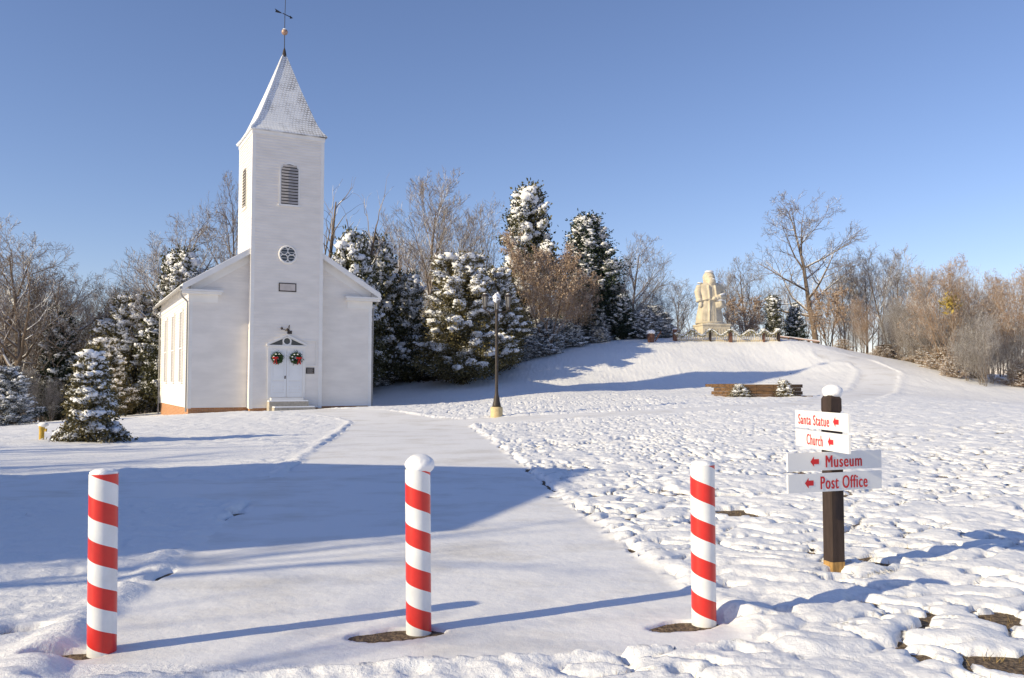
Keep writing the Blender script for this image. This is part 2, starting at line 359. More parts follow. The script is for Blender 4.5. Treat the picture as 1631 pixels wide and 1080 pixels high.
BOLL = [(-2.43, 5.225), (-.60, 5.67), (1.28, 5.87)]
MELT = [(-2.60, 5.12, .20, .09), (-.74, 5.57, .27, .12), (1.14, 5.77, .22, .11), (2.66, 7.30, .13, .07)]
def thickness(x, y):
    dist = np.hypot(x, y)
    wx = x + .12*perlin(x*2.1, y*2.1) ; wy = y + .12*perlin(x*2.1+50, y*2.1+20)
    big = perlin(wx*.55+3, wy*.62+8); mid = perlin(wx*1.9, wy*2.3); mid2 = perlin(wx*3.6+30, wy*4.1+7)
    fine = perlin(wx*8+12, wy*9+4); fine2 = perlin(wx*17, wy*19)
    right = smooth(-1, 2.5, x + .12*y)                      # lumpier lawn right of the path
    amp = .72 + .28*right
    hill = smooth(40, 55, y)
    lod1 = 1 - smooth(45, 90, dist); lod2 = 1 - smooth(14, 34, dist)
    lowf = perlin(x*.42+70, y*.5+31)
    pill = np.sqrt(np.clip(np.abs(mid)*2.2, 0, 1.4)) ; pill2 = np.sqrt(np.clip(np.abs(mid2)*2.2, 0, 1.4))           # rounded pillows with narrow creases between
    t = .050 + .05*big + .02*perlin(x*1.1+40, y*1.3) + (1-hill)*amp*(.50+1.7*np.abs(perlin(x*.7+6, y*.8)))*(.052*pill + .024*pill2*lod1 - .028) + lod2*(.010*np.abs(fine) + .004*fine2)
    hf = perlin(x*2.6+4, y*2.2+9); hf2 = perlin(x*5.5, y*4.5)
    t = t + hill*(.03*np.abs(hf) + .022*perlin(x*3.9+.6*hf, y*3.1+8) + .016*hf2)
    # crevices where the thin snow let the ground show
    crs = perlin(wx*1.05+61, wy*2.4+17)
    cre = np.maximum(smooth(.055, .0, np.abs(mid))*smooth(.10, -.15, lowf), smooth(.035, .0, np.abs(crs))*smooth(.08, -.15, perlin(x*.9+20, y*1.1+3)))
    t = t - .15*cre*right*(1-hill)*(.35+.65*smooth(30, 12, y))
    spot = smooth(.34, .50, perlin(wx*2.7+11, wy*4.2+3) + .5*perlin(x*.7+2, y*.8) + .12*perlin(x*14, y*14))
    t = t - .13*spot*right*(1-hill)*smooth(34, 14, y)
    # smooth driven lane left of the path, and thin snow under the wood
    lane = smooth(15.2, 16.4, y)*(1-smooth(20.5, 22, y))*(1-smooth(-6, -4, x))
    t = t*(1-.8*lane) + .8*lane*(.05 + .018*perlin(x*.15, y*3.2))
    # thrown up, gritty snow in front of the bollards
    ridge = smooth(5.6, 4.9, y - .17*x)*(1-smooth(1.0, 3.0, x))
    t = t + ridge*(.03*np.abs(perlin(x*4.5, y*4.5)) + .018*np.abs(perlin(x*11, y*11)) + .03*perlin(x*1.6, y*1.6))
    # drift around the sign post and the right bollard
    t = t + .05*np.exp(-((x-3.08)**2/.06 + (y-7.5)**2/.06)) + .03*np.exp(-((x-2.35)**2/.06 + (y-7.5)**2/.05)) + .05*np.exp(-((x-1.45)**2/.05 + (y-6.0)**2/.05)) + .09*np.exp(-((x+2.2)**2/.02 + (y-5.33)**2/.03))
    pd = path_d(x, y)
    on = smooth(.10, -.10, pd)
    lip = .025*np.exp(-((pd-.16)/.12)**2)*(1-smooth(30, 45, y))
    flat = .03 + .006*perlin(x*1.4, y*1.4) + .0035*perlin(x*7, y*7)*lod2
    t = t*(1-on) + flat*on + lip
    md = seg_dist(x, y, MOUND) - 1.15; t = t + .035*np.exp(-((md-.28)/.22)**2)*smooth(40, 46, y)
    crack = np.exp(-((pd-.03)/.035)**2)*smooth(0, -.15, perlin(x*.8+5, y*.8+5))*lod1*(y > 7)
    t = t - .05*crack
    for mx_, my_, rx, ry in MELT:
        q = np.hypot((x-mx_)/rx, (y-my_-(x-mx_)*.25)/ry) + .25*perlin(x*6, y*6)
        t = t - .22*smooth(1.15, .75, q)
    for cx_, cy_, r_ in BARE:
        q = np.hypot(x-cx_, (y-cy_)*1.3)/r_ + .9*perlin(x*2.4, y*2.6) + .6*perlin(x*6, y*7)
        t = t - .16*smooth(1.15, .6, q)
    return t
BARE = []
for px, py, r_ in ((1190,828,.55),(1165,820,.35),(375,823,.16),(30,1018,.22),(1000,703,.5),(1400,905,.45),(1625,1065,.35),(1290,745,.3),(1565,930,.25),(1380,968,.22),(1500,735,.3),(1440,880,.3),(1345,935,.22),(1590,990,.25),(1600,1000,.3),(1480,1010,.15),(1250,985,.12),(1395,1000,.14),(1530,815,.25),(1230,760,.22),(1150,765,.25),(880,795,.15),(1080,740,.22),(1060,785,.18),(700,601,2.2),(755,596,1.8)):
    p = pick(px, py); BARE.append((p.x, p.y, r_*(.62 if py > 700 else 1)))

# graded grids, one for the bare earth, one for the snow that lies on it
def graded(a, b, d0, growth):
    out = [a]; d = d0
    while out[-1] < b: out.append(out[-1]+d); d *= growth
    return out
ys = [-60,-40,-25,-15,-10,-6,-3,0,1,2,2.6,3.0]
y = 3.2
while y < 90: ys.append(y); y += max(.022, .0047*y)
while y < 900: ys.append(y); y *= 1.05
xr = list(np.arange(0, 6.0, .028)); x = 6.0; st = .028
while x < 45: xr.append(x); st = min(st*1.008, .10); x += st
while x < 900: xr.append(x); st *= 1.09; x += st
xs = np.array([-v for v in xr[::-1][:-1]] + xr); ys = np.array(ys)
X, Y = np.meshgrid(xs, ys); GZ = G(X, Y); T = thickness(X, Y)
T = np.where((Y > 88) | (np.abs(X) > 60) | (Y < 2.5), .08, T)
SZ = GZ + T
nx, ny = len(xs), len(ys)
idx = (np.arange(ny-1)[:, None]*nx + np.arange(nx-1)[None]).ravel()
quads = np.stack([idx, idx+1, idx+nx+1, idx+nx], 1)
cxm = (X[:-1,:-1]+X[1:,1:]).ravel()/2; cym = (Y[:-1,:-1]+Y[1:,1:]).ravel()/2
onp = (path_d(cxm, cym) < 0) & (cym > 5.0) & (cym < 80)
def sub(mask, name, m_):
    q = quads[mask]; u, inv = np.unique(q, return_inverse=True)
    mb = MB(); mb.add(np.stack([X.ravel()[u], Y.ravel()[u], SZ.ravel()[u]], 1), inv.reshape(-1, 4))
    return mb.build(name, m_, None, True)
tag(sub(~onp, 'snow_field', M['snow']), kind='structure')
tag(sub(onp, 'path', M['path_snow']), kind='structure')
ax = np.concatenate([[-900,-300,-120], np.arange(-60, 60.1, .6), [120,300,900]]); ay = np.concatenate([[-60,-20], np.arange(0, 92, .6), [130,300,950]])
X2, Y2 = np.meshgrid(ax, ay); Z2 = G(X2, Y2) + .012
mb = MB(); i2 = (np.arange(len(ay)-1)[:, None]*len(ax) + np.arange(len(ax)-1)[None]).ravel()
mb.add(np.stack([X2.ravel(), Y2.ravel(), Z2.ravel()], 1), np.stack([i2, i2+1, i2+len(ax)+1, i2+len(ax)], 1))
tag(mb.build('ground', M['soil'], None, True), kind='structure')

# dead grass poking through where the snow is thin
rs = np.random.RandomState(5); mb = MB()
cx_, cy_ = rs.uniform(-8, 12, 60000), rs.uniform(4.5, 30, 60000)
tt = thickness(cx_, cy_); ok = (tt < .022) & (path_d(cx_, cy_) > .08); cx_, cy_ = cx_[ok], cy_[ok]
cx_, cy_ = cx_[:4200], cy_[:4200]
for px, py in ((1292,862),(1230,908),(1240,918),(1500,920),(1180,870),(1330,852)):
    p = pick(px, py); cx_ = np.append(cx_, p.x + rs.normal(0, .04, 26)); cy_ = np.append(cy_, p.y + rs.normal(0, .03, 26))
V = []; T3 = []
gz = G(cx_, cy_)
for x, y, z in zip(cx_, cy_, gz):
    for k in range(3):
        a = rs.uniform(0, 6.28); h = rs.uniform(.02, .085); w_ = .0025; lx, ly = rs.normal(0, .5, 2)*h
        bx, by = x + rs.normal(0, .015), y + rs.normal(0, .015); n = len(V)
        V += [(bx-w_*math.cos(a), by-w_*math.sin(a), z-.01), (bx+w_*math.cos(a), by+w_*math.sin(a), z-.01), (bx+lx, by+ly, z+h)]
        T3.append((n, n+1, n+2))
mb.add(V, None, T3); tag(mb.build('grass', M['grass']), 'dead tan grass poking through gaps in the snow', 'grass', kind='stuff')

# ------------------------------------------------------------------ church
CHA = math.atan2(.462, .887)
tx = (398-CX)/F_PX*42
church = thing('church', (tx, 42, 0), CHA, 'white clapboard country church with a square bell tower and snowy pointed spire', 'church')
def boards(mb, o, ux, n, z0, z1, span, pitch=.145, out=.034):
    """clapboards: each board leans out at its foot"""
    z = z0; ux = Vector((*ux, 0)); n = Vector((*n, 0)); o = Vector((*o, 0)); V = []; Q = []
    while z < z1 - 1e-4:
        zt = min(z+pitch, z1); a0, b0 = span(z); a1, b1 = span(zt)
        if b0 - a0 > .02:
            p = [o+ux*a0+n*out+Vector((0,0,z)), o+ux*b0+n*out+Vector((0,0,z)), o+ux*b1+n*.003+Vector((0,0,zt)), o+ux*a1+n*.003+Vector((0,0,zt)),
                 o+ux*a0+n*.003+Vector((0,0,z)), o+ux*b0+n*.003+Vector((0,0,z))]
            k = len(V); V += [tuple(c) for c in p]; Q += [(k,k+1,k+2,k+3), (k+4,k+5,k+1,k)]
        z = zt
    mb.add(V, Q)
X0, X1, Y0, Y1 = -2.75, 6.25, .5, 13.1; XM = 1.75; EZ = 6.32; RS = .62; BZ = .38
ztop = lambda x: EZ + RS*(4.5 - abs(x-XM))
def gspan(z):
    if z <= EZ: return (0, X1-X0)
    h = (z-EZ)/RS; return (min(h, 4.5), max(X1-X0-h, 4.5))
mb = MB()
boards(mb, (X0, Y0), (1,0), (0,-1), BZ, 9.1, gspan)
boards(mb, (X0, Y1), (0,-1), (-1,0), BZ, EZ, lambda z: (0, Y1-Y0))
boards(mb, (X1, Y0), (0,1), (1,0), BZ, EZ, lambda z: (0, Y1-Y0))
boards(mb, (X1, Y1), (-1,0), (0,1), BZ, 9.1, gspan)
mb.build('nave_wall', M['paint'], church)
TZ = 14.0; TB = .34
mb = MB()
for o, u, n in (((0,0),(1,0),(0,-1)), ((0,3.5),(0,-1),(-1,0)), ((3.5,0),(0,1),(1,0)), ((3.5,3.5),(-1,0),(0,1))):
    boards(mb, o, u, n, TB, TZ, lambda z: (0, 3.5))
mb.build('tower_wall', M['paint'], church)
mb = MB(); mb.box(X0+.03, X1-.03, Y0+.03, Y1-.03, -1.2, BZ); mb.box(.03, 3.47, .03, 1.0, -1.0, TB); mb.build('foundation', M['brick'], church)
# corner boards, water table, friezes, cornice returns
mb = MB()
for cx0 in (X0, X1):
    s = -1 if cx0 == X0 else 1
    mb.box(min(cx0+s*.028, cx0-s*.15), max(cx0+s*.028, cx0-s*.15), Y0-.030, Y0+.15, BZ-.03, 5.45)
    mb.box(min(cx0+s*.028, cx0-s*.15), max(cx0+s*.028, cx0-s*.15), Y1-.15, Y1+.03, BZ-.03, 5.9)
    mb.box(min(cx0+s*.05, cx0), max(cx0+s*.05, cx0), Y0-.01, Y1+.01, 5.62, EZ-.04)          # frieze under the eave
    # return
    a, b = sorted((cx0+s*.05, cx0-s*1.30)); mb.box(a, b, Y0-.055, Y0, 5.42, 5.80)
    a, b = sorted((cx0+s*.38, cx0-s*1.42)); mb.box(a, b, Y0-.36, Y0, 5.80, 5.90)
    a, b = sorted((cx0+s*.43, cx0-s*1.47)); mb.box(a, b, Y0-.42, Y0, 5.905, 6.0)
for cx0, cy0 in ((0,0),(3.5,0),(0,3.5),(3.5,3.5)):
    sx_ = -1 if cx0 == 0 else 1; sy_ = -1 if cy0 == 0 else 1
    a, b = sorted((cx0+sx_*.03, cx0-sx_*.15)); c, d = sorted((cy0+sy_*.03, cy0-sy_*.15)); mb.box(a, b, c, d, TB-.03, TZ-.02)
mb.box(-.06, 3.56, -.06, 3.56, TZ-.2, TZ-.01)
mb.build('corner_trim', M['trim'], church)
# roof: two slabs, rake boards, snow
OV = .38
for nm, off, th, m_, fy, ov in (('roof', 0, .10, M['trim'], Y0-.42, OV), ('roof_snow', .102, .05, M['snow_soft'], Y0-.38, OV-.03)):
    mb = MB()
    for s in (-1, 1):
        xe = XM + s*(4.5+ov); ze = EZ - RS*ov
        z0_, z1_ = 9.11+off, ze+off
        V = [(XM, fy, z0_), (xe, fy, z1_), (xe, Y1+.4, z1_), (XM, Y1+.4, z0_)]
        V += [(a, b, c+th) for a, b, c in V]
        mb.add(V, [(0,1,2,3),(7,6,5,4),(0,4,5,1),(1,5,6,2),(2,6,7,3),(3,7,4,0)])
    mb.build(nm, m_, church)
mb = MB()
for s in (-1, 1):
    xe = XM + s*(4.5+OV); ze = EZ - RS*OV
    for y0_, y1_, d0, d1, k in ((Y0-.44, Y0-.40, .16, -.11, 0), (Y0-.05, Y0-.001, .55, .02, .42)):
        xa = xe - s*k; za = ze + RS*k
        V = [(XM, y0_, 9.11-d0), (xa, y0_, za-d0), (xa, y0_, za-d1), (XM, y0_, 9.11-d1)]
        V += [(a, y1_, c) for a, b, c in V]
        mb.add(V, [(0,1,2,3),(7,6,5,4),(0,4,5,1),(1,5,6,2),(2,6,7,3),(3,7,4,0)])
mb.build('rake_trim', M['trim'], church)
# gutters and downspouts
M['gutter'] = mat('gutter_metal', (.30,.29,.28), .5, metal=.2)
mb = MB()
gx = X0-OV-.05; mb.bar((gx, Y0-.44, 6.05), (gx, Y1+.4, 6.03), .055, .06); g = mb.build('gutter', M['gutter'], church)
mb = MB(); mb.tube([(gx, Y0-.30, 6.0), (gx, Y0-.30, 5.8), (gx+.06, Y0-.27, 5.66), (X0-.10, Y0-.09, 5.42), (X0-.09, Y0-.06, 5.25), (X0-.09, Y0-.06, .2)], .042, 8)
mb.build('downspout', M['gutter'], church)
mb = MB(); mb.tube([(gx, Y1+.3, 6.0), (gx, Y1+.3, 5.75), (X0-.10, Y1+.06, 5.5), (X0-.09, Y1+.06, -.3)], .042, 8); mb.build('downspout', M['gutter'], church)
mb = MB(); mb.tube([(X1+.36, Y0-.25, 6.0), (X1+.36, Y0-.25, 5.85), (X1+.10, Y0-.0, 5.45), (X1+.09, Y0+.05, .2)], .04, 8); mb.build('downspout', M['gutter'], church)
# spire with a bell-cast foot
C0 = 1.75
prof = [(1.90, 14.0), (1.90, 14.06), (1.70, 14.30), (1.52, 14.62), (1.34, 15.05), (.78, 16.55), (.10, 18.55)]
V = []; Q = []
for r_, z_ in prof: 
    sh = .1*(z_-14)/4.5
    V += [(C0-r_+sh, C0-r_, z_), (C0+r_+sh, C0-r_, z_), (C0+r_+sh, C0+r_, z_), (C0-r_+sh, C0+r_, z_)]
for i in range(len(prof)-1): Q += [(i*4+j, i*4+(j+1)%4, i*4+4+(j+1)%4, i*4+4+j) for j in range(4)]
Q.append((3,2,1,0))
mb = MB(); mb.add(V, Q); spire = mb.build('spire', M['spire'], church)
mb = MB()
for i in range(4):   # snow ridges on the hips, broken
    ps = []
    for r_, z_ in prof[1:]:
        sh = .1*(z_-14)/4.5; q = [(-1,-1),(1,-1),(1,1),(-1,1)][i]; ps.append((C0+q[0]*r_+sh, C0+q[1]*r_, z_+.01))
    if i in (0, 3): mb.tube(ps, [.05,.05,.045,.045,.04,.03], 6)
mb.build('hip_snow', M['snow_soft'], spire, True)
mb = MB(); mb.lathe([(.14, 18.45), (.07, 18.85), (.02, 19.0)], 8, (C0+.1, C0)); mb.build('spire_cap', M['bronze'], spire)
vane = bpy.data.objects.new('weather_vane', None); COL.objects.link(vane); vane.parent = church
vane.location = (C0+.1, C0, 0)
mb = MB(); mb.tube([(0,0,18.9), (0,0,20.6), (.03,0,21.9)], [.022,.018,.014], 8); mb.build('rod', M['black'], vane)
mb = MB(); mb.ell((0,0,19.83), (.165,.165,.165), amp=0, nu=20, nv=14); mb.build('ball', M['metal_ball'], vane, True)
mb = MB(); mb.ell((0,-.01,19.93), (.12,.12,.08), amp=.05, nu=14, nv=8); mb.build('snow_cap', M['snow_soft'], vane, True)
mb = MB()
mb.prism([(-.12,20.83),(.34,20.69),(.34,20.65),(-.12,20.79)], -.012, .012); mb.prism([(.26,20.76),(.42,20.65),(.26,20.59)], -.012, .012)
mb.prism([(-.18,20.83),(-.52,20.98),(-.47,20.88),(-.50,20.80),(-.16,20.79)], -.012, .012)
mb.build('arrow', M['black'], vane)
# louvred vents
def louvre(parent, w_, h_, org, ux, n):
    """arched vent: frame, black plate for the shade inside, slats"""
    e = bpy.data.objects.new('louvre_vent', None); COL.objects.link(e); e.parent = parent
    ang = math.atan2(ux[1], ux[0]); e.location = org; e.rotation_euler = (0, 0, ang)
    def arch(wd, sc): return [(-wd, 0), (wd, 0)] + [(wd*math.cos(t)*(1), h_ - .28 + sc*math.sin(t)) for t in np.linspace(0, math.pi, 9)]
    mb = MB(); mb.prism(arch(w_+.09, .42), -.055, -.022); mb.prism([(-w_-.14,-.1),(w_+.14,-.1),(w_+.14,-.0),(-w_-.14,-.0)], -.1, -.02); mb.build('frame', M['trim'], e)
    mb = MB(); mb.prism(arch(w_, .32), -.062, -.058); mb.build('opening', M['louver_shade'], e)  # near-black plate stands for the unlit space behind the slats
    mb = MB(); z = .06
    while z < h_:
        wd = w_ if z < h_-.28 else w_*math.sqrt(max(0, 1-((z-h_+.28)/.32)**2))
        if wd > .1: mb.add([(-wd,-.10,z),(wd,-.10,z),(wd,-.064,z+.10),(-wd,-.064,z+.10)], [(0,1,2,3)]); mb.add([(-wd,-.10,z),(wd,-.10,z),(wd,-.10,z-.015),(-wd,-.10,z-.015)], [(3,2,1,0)])
        z += .152
    mb.build('slats', M['slat'], e)
louvre(church, .42, 1.98, (1.80, 0, 10.42), (1,0), (0,-1))
louvre(church, .42, 1.98, (0, 1.85, 10.42), (0,-1), (-1,0))
# quatrefoil window
def disc(c, r, y, k=24): return [(c[0]+r*math.cos(2*math.pi*i/k), c[1]+r*math.sin(2*math.pi*i/k)) for i in range(k)]
qz = 7.92
qw = bpy.data.objects.new('quatrefoil_window', None); COL.objects.link(qw); qw.parent = church
mb = MB(); mb.tube([(1.75+.42*math.cos(t), -.04, qz+.42*math.sin(t)) for t in np.linspace(0, 2*math.pi, 33)], .045, 8, False)
for sx_ in (-1,1):
    for sz_ in (-1,1):
        c = (1.75+sx_*.185, qz+sz_*.185)
        mb.tube([(c[0]+.185*math.cos(t), -.045, c[1]+.185*math.sin(t)) for t in np.linspace(0, 2*math.pi, 21)], .022, 6, False)
mb.build('frame', M['trim'], qw, True)
mb = MB(); mb.prism(disc((1.75, qz), .41, 0), -.03, -.024); mb.build('pane', M['glass'], qw)
# name stone
e = bpy.data.objects.new('name_stone', None); COL.objects.link(e); e.parent = church
mb = MB(); mb.box(1.33, 2.19, -.05, -.022, 6.07, 6.50); mb.build('frame', M['bronze'], e)
mb = MB(); mb.box(1.38, 2.14, -.056, -.052, 6.12, 6.45); mb.build('stone_slab', M['plaque'], e)
# doorway
DZ, DT = .86, 3.18; DX = 1.76; DW = .78
mb = MB()
mb.box(DX-DW-.14, DX-DW, -.06, -.021, TB+.1, 3.36); mb.box(DX+DW, DX+DW+.14, -.06, -.021, TB+.1, 3.36)
mb.box(DX-DW-.001, DX+DW+.001, -.058, -.021, DT, 3.36)
mb.build('door_frame', M['trim'], church)
mb = MB(); mb.box(DX-DW, DX+DW, -.30, -.021, .70, DZ-.02); mb.build('threshold', M['trim'], church)
for s in (-1, 1):
    a, b = sorted((DX+s*.012, DX+s*(DW-.005)))
    mb = MB(); mb.box(a, b, -.028, -.022, DZ, DT)
    st_ = .10                                  # stiles, rails, panels, plank grooves
    mb.box(a, a+st_, -.044, -.029, DZ, DT); mb.box(b-st_, b, -.044, -.029, DZ, DT)
    for z0_, z1_ in ((DZ, DZ+.22), (DZ+.62, DZ+.74), (DZ+.86, DZ+.98), (DT-.12, DT)): mb.box(a+st_+.001, b-st_-.001, -.043, -.029, z0_, z1_)
    for k in range(1, 5):
        xx = a+st_+(b-a-2*st_)*k/5; mb.box(xx-.045, xx+.045, -.034, -.029, DZ+.24, DZ+.60)
    mb.box(a+st_+.04, b-st_-.04, -.036, -.029, DZ+1.03, DT-.17)
    d = mb.build('door', M['door'], church)
    if s < 0:
        mb = MB(); mb.ell((DX-.07, -.075, DZ+1.0), (.03,.03,.03), amp=0); mb.box(DX-.10, DX-.04, -.05, -.044, DZ+.9, DZ+1.05); mb.build('handle', M['bronze'], d)
# pediment
pz = 3.37; pw = .98
mb = MB(); mb.prism([(DX-pw, pz), (DX+pw, pz), (DX+pw, pz+.06), (DX, pz+.52), (DX-pw, pz+.06)], -.05, -.021)
for s in (-1,1): mb.bar((DX-s*pw, -.07, pz+.07), (DX, -.07, pz+.55), .045, .04)
mb.bar((DX-pw, -.07, pz+.01), (DX+pw, -.07, pz+.01), .045, .035)
mb.tube([(DX+.19*math.cos(t), -.07, pz+.25+.19*math.sin(t)) for t in np.linspace(0, 2*math.pi, 25)], .04, 8, False)
pd_ = mb.build('pediment', M['trim'], church)
mb = MB()
for s in (-1,1): mb.prism([(DX+s*.22, pz+.06), (DX+s*.86, pz+.06), (DX+s*.22, pz+.35)][::s], -.058, -.054)
mb.prism(disc((DX, pz+.25), .17, 0), -.066, -.060); mb.build('opening', M['glass'], pd_)
# lamp over the door
mb = MB(); mb.tube([(DX+.10,-.03,4.15),(DX+.10,-.12,4.36),(DX+.06,-.28,4.40),(DX-.02,-.36,4.28),(DX-.04,-.37,4.2)], .016, 8)
mb.lathe([(.03,4.24),(.10,4.16),(.12,4.10)], 12, (DX-.05,-.37)); mb.ell((DX-.28, -.12, 4.24), (.06,.06,.07), amp=0); mb.bar((DX-.28,-.1,4.22),(DX+.1,-.03,4.12),.012,.012)
mb.box(DX+.02, DX+.24, -.05, -.021, 3.98, 4.14)
mb.build('door_lamp', M['bronze'], church)
# notice plate and panel outline
e = bpy.data.objects.new('bronze_plaque', None); COL.objects.link(e); e.parent = church
mb = MB(); mb.box(2.72, 3.14, -.05, -.022, 2.02, 2.32); mb.build('plate', M['bronze'], e)
mb = MB()
for k in range(5): mb.box(2.77, 3.09 - .05*(k%2), -.054, -.051, 2.06+k*.048, 2.075+k*.048)
mb.build('raised_lines', M['slat'], e)
mb = MB()
for a in ((2.60,-.045,3.68,2.60,-.045,2.42),(3.22,-.045,3.68,3.22,-.045,2.42),(2.60,-.045,3.68,3.22,-.045,3.68),(2.60,-.045,2.42,3.22,-.045,2.42)): mb.bar(a[:3], a[3:], .012, .02, (0,1,0) if a[0]==a[3] else (0,0,1))
mb.build('panel_moulding', M['trim'], church)
# steps
e = thing('church_steps', church.matrix_world @ Vector((0,0,0)), CHA, 'two snow dusted concrete steps in front of the church doors', 'steps')
e.location = (tx, 42, 0)
mb = MB(); mb.box(.82, 2.72, -.62, -.05, .10, .66); mb.build('upper_step', M['concrete'], e)
mb = MB(); mb.box(.95, 2.92, -1.15, -.625, .02, .38); mb.build('lower_step', M['concrete'], e)
mb = MB(); mb.box(.80, 2.70, -.64, -.30, .662, .71); mb.build('snow', M['snow_soft'], e); mb = MB(); mb.box(.96, 2.90, -1.16, -.64, .382, .43); mb.build('snow', M['snow_soft'], e)
# side windows: tall, shuttered
for yc in (3.0, 6.5, 10.0):
    e = bpy.data.objects.new('window', None); COL.objects.link(e); e.parent = church; e.location = (X0, yc, 0)
    mb = MB(); a = .48
    for y0_, y1_, z0_, z1_ in ((-a-.11,-a,1.62,5.1),(a,a+.11,1.62,5.1),(-a-.11,a+.11,5.1,5.25),(-a-.14,a+.14,1.52,1.615),(-a,a,3.25,3.32)): mb.box(-.085, -.021, y0_, y1_, z0_, z1_)
    for y_ in (-.16, .16): mb.box(-.05, -.024, y_-.015, y_+.015, 1.62, 5.1)
    mb.build('frame', M['trim'], e)
    mb = MB(); mb.box(-.03, -.0215, -a, a, 1.62, 5.1); mb.build('pane', M['slat'], e)
# wreaths (hang on the doors)
def wreath(lx, bowx, label):
    rot = Matrix.Rotation(CHA, 3, 'Z'); c = rot @ Vector((lx, -.10, 2.78)) + Vector((tx, 42, 0))
    t = thing('wreath', c, CHA, label, 'wreath', 'wreaths on the church doors')
    rs = np.random.RandomState(int(lx*100)); mb = MB(); n = 900
    th = rs.rand(n)*6.283; r_ = .20 + rs.normal(0, .055, n); yy = rs.normal(0, .04, n)
    cpt = np.stack([r_*np.cos(th), yy, r_*np.sin(th)], 1); d1 = rs.normal(0, 1, (n,3))*.05; d2 = rs.normal(0, 1, (n,3))*.012
    V = np.stack([cpt-d2, cpt+d2, cpt+d1], 1).reshape(-1, 3); mb.add(V, None, np.arange(3*n).reshape(-1,3))
    mb.tube([(.2*math.cos(a), 0, .2*math.sin(a)) for a in np.linspace(0, 6.283, 21)], .07, 7, False)
    mb.build('ring', M['wreath'], t)
    mb = MB(); b = bowx
    for s in (-1, 1): mb.ell((b+s*.07, -.09, .01), (.075,.04,.05), 3, .1); mb.prism([(b, -.03), (b+s*.03,-.03), (b+s*.10,-.30), (b+s*.04,-.30)][::s], -.10, -.085)
    mb.ell((b, -.12, .0), (.035,.03,.035), 1, 0); mb.build('bow', M['bow'], t)
    mb = MB()
    for k in range(4): a = 1.2+k*.8; mb = MB(); mb.ell((.2*math.cos(a), -.07, .2*math.sin(a)), (.045,.03,.03), k); mb.build('snow_clump', M['snow_soft'], t, True)
wreath(1.30, -.12, 'green wreath with its red bow on the left, on the left church door')
wreath(2.20, .14, 'green wreath with its red bow on the right, on the right church door')

# ------------------------------------------------------------------ candy striped bollards
def bollard(x, y, h, r_, phase, label, lean=(0,0), cap=None):
    z = g1(x, y)
    t = thing('bollard', (x, y, z), 0, label, 'bollard', 'candy striped bollards across the path'); t.rotation_euler = (lean[1], lean[0], 0)
    pitch = .2505; K = 96; stripes = {0: MB(), 1: MB()}; drop = .098
    th = np.linspace(-math.pi, math.pi, K+1); off = drop*(th + math.pi/2)/math.pi
    for kb in range(-4, 14):
        for which, (b0, b1) in ((0, (-.49, 0)), (1, (0, .51))):
            z0_ = np.clip(phase + (kb-4+b0)*pitch - off, -.08, h); z1_ = np.clip(phase + (kb-4+b1)*pitch - off, -.08, h)
            V = np.concatenate([np.stack([r_*np.sin(th), -r_*np.cos(th), z0_], 1), np.stack([r_*np.sin(th), -r_*np.cos(th), z1_], 1)])
            q = [(i, i+1, K+2+i, K+1+i) for i in range(K) if (z1_[i]-z0_[i] > 1e-5 or z1_[i+1]-z0_[i+1] > 1e-5)]
            stripes[which].add(V, q)
    stripes[0].build('red_stripe', M['red'], t, True)
    s1 = stripes[1]; s1.lathe([(r_*.98, h-.004), (r_*.6, h+.008), (.01, h+.012)], 32); s1.build('pole', M['white_tape'], t, True)
    if cap == 'big':
        mb = MB(); mb.ell((.016, 0, h+.028), (r_*1.12, r_*1.1, .072), 5, .07, 36, 20, 1.3)
    else:
        mb = MB(); mb.ell((0, 0, h+.004), (r_*.97, r_*.97, .028), 7, .08, 28, 10)
    mb.build('snow_cap', M['snow_soft'], t, True)
# phases set so that the bands cross each pole as in the photograph
bollard(*BOLL[0], 1.075, .0815, .978, 'red and white striped bollard nearest the left side, red tip on its top edge', (-.012, 0))
bollard(*BOLL[1], 1.06, .0815, .986, 'middle striped bollard wearing a rounded cap of snow', (-.012, 0), 'big')
bollard(*BOLL[2], 1.07, .0815, 1.00, 'striped bollard with a flat white top, between the middle bollard and the sign post', (0, 0))

# ------------------------------------------------------------------ sign post
PX, PY = 2.735, 7.45
pz0 = g1(PX, PY) - .06
sp_ = thing('signpost', (PX, PY, pz0), R(14), 'dark brown square post carrying four white direction boards with red lettering', 'signpost')
H = 1.56
def chamf(hw, ch): return [(-hw+ch,-hw),(hw-ch,-hw),(hw,-hw+ch),(hw,hw-ch),(hw-ch,hw),(-hw+ch,hw),(-hw,hw-ch),(-hw,-hw+ch)]
def column(mb, levels):
    V = []; n = 8
    for hw, ch, z in levels: V += [(x, y, z) for x, y in chamf(hw, ch)]
    Q = [(i*n+j, i*n+(j+1)%n, (i+1)*n+(j+1)%n, (i+1)*n+j) for i in range(len(levels)-1) for j in range(n)]
    c = len(V); V += [(0,0,levels[-1][2])]; mb.add(V, Q, [(c, (len(levels)-1)*n+j, (len(levels)-1)*n+(j+1)%n) for j in range(n)])
mb = MB(); column(mb, [(.066,.012,.17),(.066,.012,1.36),(.054,.02,1.39),(.054,.02,1.41),(.068,.02,1.44),(.068,.022,1.54),(.05,.02,1.575)]); mb.build('post', M['post_brown'], sp_)
mb = MB(); column(mb, [(.0665,.01,-.2),(.0665,.01,.169)]); mb.build('post_foot', M['rawwood'], sp_)
mb = MB(); mb.ell((.012, 0, 1.60), (.083,.083,.062), 4, .05, 28, 16, 1.5); mb.build('snow_cap', M['snow_soft'], sp_, True)

